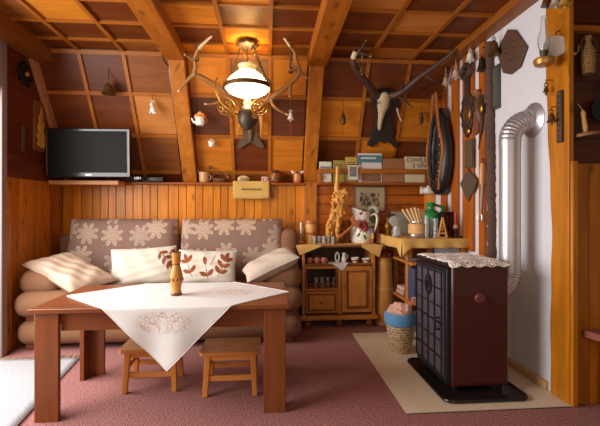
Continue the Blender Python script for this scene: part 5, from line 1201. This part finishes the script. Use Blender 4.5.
# horse collar
p0 = RW(440, 151, .10); t = thing('horse_collar', 'large black leather horse collar with brown wooden hames on the white wall', 'horse collar', p0)
ya, yb = RW(431.5, 150, .10).y, RW(448.5, 150, .10).y; zt_, zb_ = PX(441, 107, 1.83).z, PX(441, 192, 1.83).z
cy_, cz_, ry, rz = (ya + yb) / 2, (zt_ + zb_) / 2, abs(ya - yb) / 2 - .045, (zt_ - zb_) / 2 - .045
pts = []
for i in range(40):
    a = 2 * PI * i / 40; f = 1 - .30 * max(0, math.sin(a)) ; pts.append(Vector((1.835, cy_ - ry * math.cos(a) * f, cz_ + rz * math.sin(a))))
b = MB(); b.tube(pts, [.062 - .016 * math.sin(2 * PI * i / 40) + .004 * math.sin(i * 2.4) for i in range(40)], 14, True); b.build('padded_ring', BLKL, t)
b = MB(); b.tube([Vector((1.775, p.y * .0 + cy_ + (p.y - cy_) * .78, cz_ + (p.z - cz_) * .86)) for p in pts], .018, 8, True); b.build('inner_roll', flat('leather_dark', (48, 38, 34), .45, 0, .2, 20, .3), t)
b = MB(); b.grid(lambda u, v: Vector((1.835 + .018 * math.sin(v * 46 + 5 * u), cy_ + (2 * u - 1) * (ry + .01) * math.sqrt(max(0.02, 1 - (2 * v - 1) ** 2)), cz_ + (2 * v - 1) * (rz))), 12, 24); b.build('lining', flat('leather_lining', (36, 33, 34), .5, 0, .3, 12, .5), t, solid=.02)
b = MB()
for i in range(7):
    z = cz_ + rz * (-.8 + .22 * i); yy = cy_ - ry * .86 * math.sqrt(max(.05, 1 - ((z - cz_) / rz) ** 2)); MB().ell((1.765, yy, z), (.01, .013, .013), 10, 6).build('brass_stud', BRASS, t)
for s, o in ((-1, 0), (1, 0)):
    hp = smoothpath([Vector((1.77, cy_ - .01 + s * .035, cz_ + rz + .19)), Vector((1.775, cy_ + s * (ry * .62), cz_ + rz * .62)), Vector((1.775, cy_ + s * (ry + .03), cz_)), Vector((1.775, cy_ + s * (ry * .8), cz_ - rz * .7)), Vector((1.785, cy_ + s * .08, cz_ - rz - .02))], 6)
    MB().tube(hp, [.017] * len(hp), 8).build('wooden_hame', TURNR, t)
MB().tube(smoothpath([Vector((1.77, cy_, cz_ + rz + .1)), Vector((1.85, cy_, cz_ + rz + .2)), Vector((1.905, cy_, cz_ + rz + .24))], 4), .009, 6).build('hanging_strap', BRNL, t)
# bells on this wall
def wbell(x, y, h, r, mat, label, up=.09, cord=CORDW, o=.07):
    p = RW(x, y, o); tp = p + Vector((0, 0, h + up)); t = bell('hanging_bell', label, tp, p, h, r, mat, cord)
    MB().tube([tp, Vector((1.925, tp.y, tp.z))], .004, 6).build('nail', IRON, t); return t
wbell(445.8, 84.5, .085, .04, flat('ceramic_cream', (214, 192, 156), .4, 0, .1), 'cream ceramic bell hanging lowest, over the top of the horse collar')
wbell(455.8, 78, .09, .045, flat('ceramic_rose', (206, 176, 160), .35), 'pinkish ceramic bell on a long white cord before the carved clock board', .30)
wbell(470, 61, .085, .04, PORC, 'white porcelain bell with grey bands at the head of the carved clock board', .10)
wbell(494, 55, .12, .05, BRONZE, 'bronze cow bell on a dark strap beside the eight-sided wooden plaque', .16, BRNL)
wbell(482, 70.5, .12, .045, BRONZED, 'dark brown bell on a loop above the small round horn cup', .08, BRNL)
# carved clock board with round top and oval dial, slab and diamond underneath
p = RW(467.5, 105, .03); t = thing('carved_clock', 'black carved wall piece with a round top and oval brass dial', 'carving', p)
def ring_(b, x, y, r, rx=1, o=.045, tr=.016):
    c = RW(x, y, o); b.tube([c + Vector((0, r * rx * math.cos(a), r * math.sin(a))) for a in [2 * PI * i / 22 for i in range(22)]], tr, 8, True)
zA, zB, zC_ = RW(467, 70).z, RW(467, 95).z, RW(468, 138).z; cyc = RW(467.5, 110).y
sh = [(-.035, zA), (.035, zA), (.04, zB), (.10, zB - .05), (.085, zB - .10), (.13, zB - .16), (.10, zB - .22), (.11, zB - .27), (.05, zC_ + .06), (0, zC_), (-.05, zC_ + .06), (-.10, zB - .27), (-.09, zB - .22), (-.13, zB - .16), (-.085, zB - .10), (-.10, zB - .05), (-.04, zB)]
b = MB(); b.prism([(q[0] - cyc * 0, q[1]) for q in sh], .028, Matrix.Translation((1.903, cyc, 0)) @ WR); b.build('carved_board', CARVE, t, bevel=.006)
b = MB(); ring_(b, 466.3, 71.5, .06, 1.25, .05, .026); b.build('round_top', CARVE, t)
c = RW(467.8, 114, .06); b = MB(); b.ell(c, (.014, .052, .062), 18, 10); b.build('oval_dial', BRASS, t); b = MB(); b.tube([c + Vector((.0, .064 * math.cos(a), .076 * math.sin(a))) for a in [2 * PI * i / 24 for i in range(24)]], .011, 8, True); b.build('dial_rim', CARVE2, t)
c = RW(468, 131, .055); MB().ell(c, (.016, .035, .035), 14, 8).build('lower_boss', BRASS, t)
y_ = RW(469, 153).y; za, zb = RW(469, 139.5).z, RW(469, 168).z
MB().box(1.88, 1.902, y_ - .065, y_ + .065, zb, za).build('pendulum_slab', flat('slab_olive', (92, 76, 48), .6, 0, .15, 40, .2), t, bevel=.004)
c = RW(469.5, 185, .03); hz = (RW(469.5, 168).z - RW(469.5, 201).z) / 2
MB().prism([(0, hz), (.155, .02), (.0, -hz), (-.155, .02)], .02, Matrix.Translation((1.902, c.y, c.z)) @ WR).build('diamond_weight', flat('weight_brown', (92, 72, 54), .6, 0, .2, 60, .3), t, bevel=.004)
# horn cup, hunting horn with feathers, bark strip
p = RW(479, 94, .04); t = thing('horn_cup', 'small round horn cup with a dark mouth on the white wall strip', 'cup', p)
M = Matrix.Rotation(-PI / 2 + .35, 4, 'Y'); MB().lathe([(.02, -.03), (.03, .0), (.034, .04), (.028, .04), (.022, .01), (1e-4, .0)], p, 18, M).build('cup_body', flat('horn_pale', (176, 128, 84), .4), t); MB().lathe([(.0225, .012), (1e-4, .013)], p, 18, M).build('dark_mouth', CERD, t)
p = RW(481.5, 112, .05); t = thing('powder_flask', 'brown carved powder flask with a gilt oval boss and long hanging horn tip', 'flask', p)
b = MB(); b.tube(smoothpath([RW(482.5, 95, .04), RW(481, 103, .05), RW(481.5, 114, .06), RW(482.5, 124, .05), RW(480.5, 135, .04), RW(478.3, 149.5, .035)], 5), [.02, .03, .04, .05, .055, .058, .06, .06, .058, .055, .05, .045, .04, .036, .032, .028, .024, .02, .017, .014, .012, .01, .008, .006, .004, .003], 12, flat_=.6); b.build('flask_body', CARVE2, t)
MB().ell(RW(481, 108, .10), (.014, .03, .045), 16, 10).build('gilt_boss', BRASS, t)
b = MB(); q = RW(478.5, 124, .03); b.prism([(-.06, .12), (.01, .14), (.03, -.06), (-.02, -.1), (-.065, -.06)], .02, Matrix.Translation((1.90, q.y, q.z)) @ WR); b.build('leather_flap', flat('leather_red', (122, 68, 40), .6), t, bevel=.005)
MB().tube([RW(485, 88, .05), RW(486, 110, .05), RW(485, 138, .05)], .008, 6).build('strap', BRNL, t)
bk = thing('bark_strip', 'long rough bark-covered strip running down the white wall beside the planks', 'bark strip', RW(489.5, 150, .02))
b = MB(); random.seed(21); za, zb = 2.68, RW(491, 258).z; n = 70; pts = []; rr = []
for i in range(n): f = i / (n - 1); pts.append(Vector((1.905, RW(488.5 + 1.8 * f, 150).y + random.uniform(-.006, .006), za + (zb - za) * f))); rr.append(.042 * random.uniform(.82, 1.15))
b.tube(pts, rr, 10, flat_=.75); b.build('bark', flat('bark', (92, 66, 56), .95, 0, .4, 60, .9), bk)
p = RW(482.5, 175, .05); t = thing('roasting_fork', 'long steel fork with an orange wooden handle hanging by a wall plank', 'fork', p)
MB().tube([RW(482.5, 163, .05), RW(482.3, 172, .05), RW(482, 184, .05)], [.018, .028, .022], 12).build('handle', flat('handle_orange', (204, 136, 64), .35, 0, .12, 20), t)
MB().tube([RW(482, 184, .05), RW(481, 200, .05), RW(480.2, 218, .05)], [.008, .007, .006], 8).build('steel_shaft', CHROME, t)
for s in (-1, 1): c = RW(480.0, 218, .05); MB().tube(smoothpath([c, c + Vector((0, s * .03, -.02)), c + Vector((0, s * .03, .03))], 4), .005, 6).build('prong', CHROME, t)
MB().tube([RW(482.5, 163, .05) + Vector((0, .015 * math.cos(a), .02 + .02 * math.sin(a))) for a in [2 * PI * i / 12 for i in range(12)]], .004, 6, True).build('hanging_loop', IRON, t)
p = RW(495.5, 85, .01); za, zb = RW(495.5, 63.5).z, RW(495.5, 108).z
ya_, yb_ = RW(500, 85, .01).y, RW(491.5, 85, .01).y
t = thing('slate_strip', 'upright dark green slate strip hanging on the white wall', 'plaque', p); MB().box(1.912, 1.932, ya_, yb_, zb, za).build('slate', flat('slate_green', (66, 66, 58), .6, 0, .12, 40, .2), t, bevel=.003); MB().box(1.906, 1.913, ya_ + .015, yb_ - .015, zb + .03, za - .03).build('raised_field', flat('slate_green2', (82, 80, 68), .6, 0, .2, 50, .3), t, bevel=.002)
# eight-sided carved plaque
p = RW(513, 52, .0); t = thing('carved_plaque', 'six-cornered brown carved wooden plaque high on the white wall', 'plaque', (1.93, p.y, p.z))
out = [(509.5, 29.5), (517, 30), (528.5, 47), (521.5, 67), (512, 74.5), (505, 73), (498.5, 52)]
pl = [(-(PX(x, y, 1.925).y - p.y), PX(x, y, 1.925).z - p.z) for x, y in out]
b = MB(); b.prism(pl, .025, Matrix.Translation((1.93, p.y, p.z)) @ WR); b.build('plaque_board', flat('plaque_walnut', (88, 60, 42), .6, 0, .15, 20, .2), t, bevel=.005)
b = MB(); random.seed(4)
for i in range(9):
    a = 2 * PI * i / 8; r = .075 if i < 8 else 0; c = Vector((1.903, p.y - r * .75 * math.cos(a), p.z + r * 1.1 * math.sin(a))); MB().ell(c, (.008, .018, .018), 10, 6).build('carved_boss', flat('plaque_carve', (80, 52, 40), .6, 0, .2, 40, .3), t)
p = RW(518, 5, .05); t = thing('ceiling_carving', 'dark brown carved ornament tucked under the ceiling beam over the six-cornered plaque', 'carving', p)
out = [(510, -3), (530, -4), (524, 7), (515, 12.5), (508.5, 10)]; pl = [(-(PX(x, y, 1.9).y - p.y), PX(x, y, 1.9).z - p.z) for x, y in out]
b = MB(); b.prism(pl, .02, Matrix.Translation((1.93, p.y, p.z)) @ WR); b.build('carving', CARVE2, t, bevel=.004)
# ================= on the live-edged board =================
def B(x, y, o=.04): return PX(x, y, 1.905 - o)
p = B(544, 66, .12); t = thing('wall_oil_lamp', 'old oil lamp with a glass chimney and round reflector, hung on the yellow board', 'lamp', p)
MB().lathe([(.04, 0), (.055, .008), (.058, .02), (.062, .03), (.06, .045), (.042, .055), (.02, .06)], p, 26).build('oil_font', flat('lamp_ochre', (172, 124, 60), .35, .5, .15, 30), t)
MB().lathe([(.018, .06), (.022, .07), (.026, .09), (.016, .10)], p, 18).build('burner', BRONZED, t)
b = MB(); b.lathe([(.022, .095), (.027, .11), (.036, .15), (.034, .185), (.022, .23), (.017, .28), (.016, .32)], p, 24); b.f = [f for f in b.f if len(f) == 4]; b.mi = b.mi[:len(b.f)]; b.build('glass_chimney', glass('lamp_glass', (245, 245, 245), .03), t, solid=.003)
c = B(555, 47, .04); MB().lathe([(.062, .012), (.07, .014), (.066, .006), (.05, .0), (1e-4, -.006)], c, 30, Euler((PI / 2 - .1, 0, -.45)).to_matrix().to_4x4()).build('reflector', flat('tin_reflector', (206, 198, 186), .4, .3, .08, 12), t)
MB().tube(smoothpath([c, c + Vector((-.02, .02, -.05)), p + Vector((.05, 0, .03))], 4), .006, 6).build('wall_bracket', IRON, t)
MB().tube([c + Vector((.0, 0, .06)), c + Vector((.01, 0, .1)), Vector((1.90, c.y, c.z + .11))], .004, 6).build('hanging_wire', IRON, t)
for x, y, h, r, lb in ((546, 92, .035, .02, 'tiny bronze bell just under the oil lamp on the board edge'), (551.5, 122, .055, .03, 'small bronze bell lower down the yellow board')):
    q = B(x, y, .05); tt = bell('hanging_bell', lb, q + Vector((0, 0, h + .045)), q, h, r, BRONZE, CORD); MB().tube([q + Vector((0, 0, h + .045)), Vector((1.90, q.y, q.z + h + .045))], .003, 6).build('nail', IRON, tt)
za, zb = B(562, 88).z, B(562, 141).z; yy = B(561.5, 110, .0).y
t = thing('carved_strap', 'long dark studded leather strap hanging on the yellow board', 'strap', (1.9, yy, za)); MB().box(1.885, 1.906, yy - .022, yy + .022, zb, za).build('strap', flat('strap_dark', (66, 46, 36), .55, 0, .2, 40, .3), t, bevel=.004)
for i in range(9): MB().ell((1.884, yy, lerps(zb + .02, za - .02, 9)[i]), (.005, .011, .008), 8, 5).build('stud', BRONZE, t)
q = B(557, 2, .05)
for i, (x, lb, cc) in enumerate(((547, 'dark ceramic bell hanging at the very top of the yellow board', CERD), (556, 'pale ceramic bell hanging at the top of the yellow board', flat('ceramic_grey', (176, 164, 148), .4)), (565, 'ochre ceramic bell hanging at the top of the yellow board near the alcove', flat('ceramic_ochre', (178, 132, 60), .4)))):
    q = B(x, 5.5, .06); tt = bell('hanging_bell', lb, q + Vector((0, 0, .13)), q, .075, .038, cc, CORD); MB().tube([q + Vector((0, 0, .13)), Vector((1.90, q.y, q.z + .13))], .003, 6).build('nail', IRON, tt)
# ================= in the alcove =================
AY = 2.46
def A(x, y, o=.05): return PY(x, y, AY - o)
p = A(588, 74, .05); s = .0062
t = thing('wicker_bottle', 'wicker-covered bottle hanging by a loop in the dark alcove', 'bottle', p)
MB().lathe([(.034, 0), (.038, .006), (.043, .08), (.042, .13), (.03, .17), (.018, .20), (.018, .225), (.022, .228), (.022, .24), (1e-4, .241)], p, 22).build('wicker_body', wicker('wicker_tan', (120, 82, 40), (196, 150, 88), 90), t)
for s_ in (-1, 1): MB().tube(smoothpath([p + Vector((s_ * .04, -.005, .13)), p + Vector((s_ * .052, -.005, .18)), p + Vector((s_ * .03, 0, .235)), p + Vector((0, .02, .26))], 4), .004, 6).build('handle', CORD, t)
MB().tube([p + Vector((0, .02, .26)), Vector((p.x, AY, p.z + .27))], .004, 6).build('nail', IRON, t)
q = A(574, 54, .03); t = thing('string_toggle', 'small pale wooden toggle on a string beside the wicker bottle', 'toggle', q); MB().ell(q, (.014, .01, .011), 12, 8).build('toggle', TURN, t); MB().tube(smoothpath([q, q + Vector((.035, .01, .02)), q + Vector((.05, .02, .07))], 4), .003, 6).build('string', CORDW, t)
p = A(586, 136, .06); t = thing('wooden_masher', 'turned wooden plunger with a broad disc hanging in the alcove', 'masher', p)
M = Matrix.Rotation(-.14, 4, 'Y')
MB().lathe([(.03, -.004), (.075, .0), (.078, .012), (.07, .02), (.02, .026)], p, 28, M).build('disc', flat('masher_brown', (142, 92, 58), .5, 0, .1, 20), t); MB().lathe([(.012, .024), (.016, .06), (.013, .12), (.016, .145), (.008, .165), (1e-4, .166)], p, 16, M).build('handle', TURN, t)
MB().tube([p + M @ Vector((0, 0, .165)), p + M @ Vector((0, .0, .165)) + Vector((.0, .04, .05))], .003, 6).build('string', CORDW, t)
p = A(602, 110, .03); t = thing('dark_pan', 'black round pan rim hanging at the edge of the alcove', 'pan', p); MB().lathe([(.07, 0), (.085, .015), (.088, .02), (.078, .015), (1e-4, .006)], p, 28, Euler((PI / 2, 0, 0)).to_matrix().to_4x4()).build('pan_body', IRON, t); MB().tube([p + Vector((0, 0, .085)), p + Vector((0, .01, .2))], .008, 6).build('handle', IRON, t)
p = PY(597, 337, 2.3); t = thing('bench', 'end of a reddish wooden bench against the alcove cladding', 'bench', (p.x + .1, 2.3, 0))
b = MB(); pl = [(p.x - .02, 2.39), (p.x + .02, 2.2), (p.x + .10, 2.02), (p.x + .5, 2.0), (p.x + .5, 2.395), (p.x - .02, 2.395)]
zz = PY(597, 334, 2.3).z; b.prism(pl, .045, TM((0, 0, zz - .045))); b.build('seat', flat('bench_red', (134, 74, 58), .4, 0, .08, 20), t, bevel=.01)
for x in (p.x + .12, p.x + .44):
    for y in (2.12, 2.36): MB().box(x - .025, x + .025, y - .025, y + .025, 0, zz - .044).build('leg', W_CLAD, t, bevel=.004)
# ================= light and camera =================
def area(name, loc, rot, sx, sy, watt, c, spread=PI):
    l = bpy.data.lights.new(name, 'AREA'); l.shape = 'RECTANGLE'; l.size = sx; l.size_y = sy; l.energy = watt; l.color = c; l.spread = spread
    o = bpy.data.objects.new(name, l); C.objects.link(o); o.location = loc; o.rotation_euler = rot; return o
def point(name, loc, watt, c, r=.1):
    l = bpy.data.lights.new(name, 'POINT'); l.energy = watt; l.color = c; l.shadow_soft_size = r
    o = bpy.data.objects.new(name, l); C.objects.link(o); o.location = loc; return o
area('terrace_daylight', (-2.6, 2.15, 1.5), (0, -(PI / 2 - .45), 0), 2.2, 2.7, 185, (1, .98, .96))
area('front_fill', (.2, -.9, 1.5), (PI / 2, 0, 0), 3.4, 1.8, 24, (1, .86, .68))  # unseen warm fill added behind the camera to brighten the room, no modelled window
point('lamp_flame', (LAMP.x, LAMP.y, LAMP.z - .02), 40, (1, .66, .28), .06)
w = bpy.data.worlds.new('world'); bpy.context.scene.world = w; w.use_nodes = True
w.node_tree.nodes['Background'].inputs[0].default_value = (1, .84, .66, 1); w.node_tree.nodes['Background'].inputs[1].default_value = .2
cd = bpy.data.cameras.new('camera'); cam = bpy.data.objects.new('camera', cd); C.objects.link(cam)
cam.location = (0, 0, CAMZ); cam.rotation_euler = (PI / 2, 0, -TH); cd.sensor_width = 36; cd.lens = 24; cd.shift_y = -4 / 600; cd.clip_start = .05
sc = bpy.context.scene; sc.camera = cam
sc.view_settings.view_transform = 'Standard'; sc.view_settings.look = 'None'; sc.view_settings.exposure = .12; sc.view_settings.gamma = 1; sc.view_settings.use_curve_mapping = False
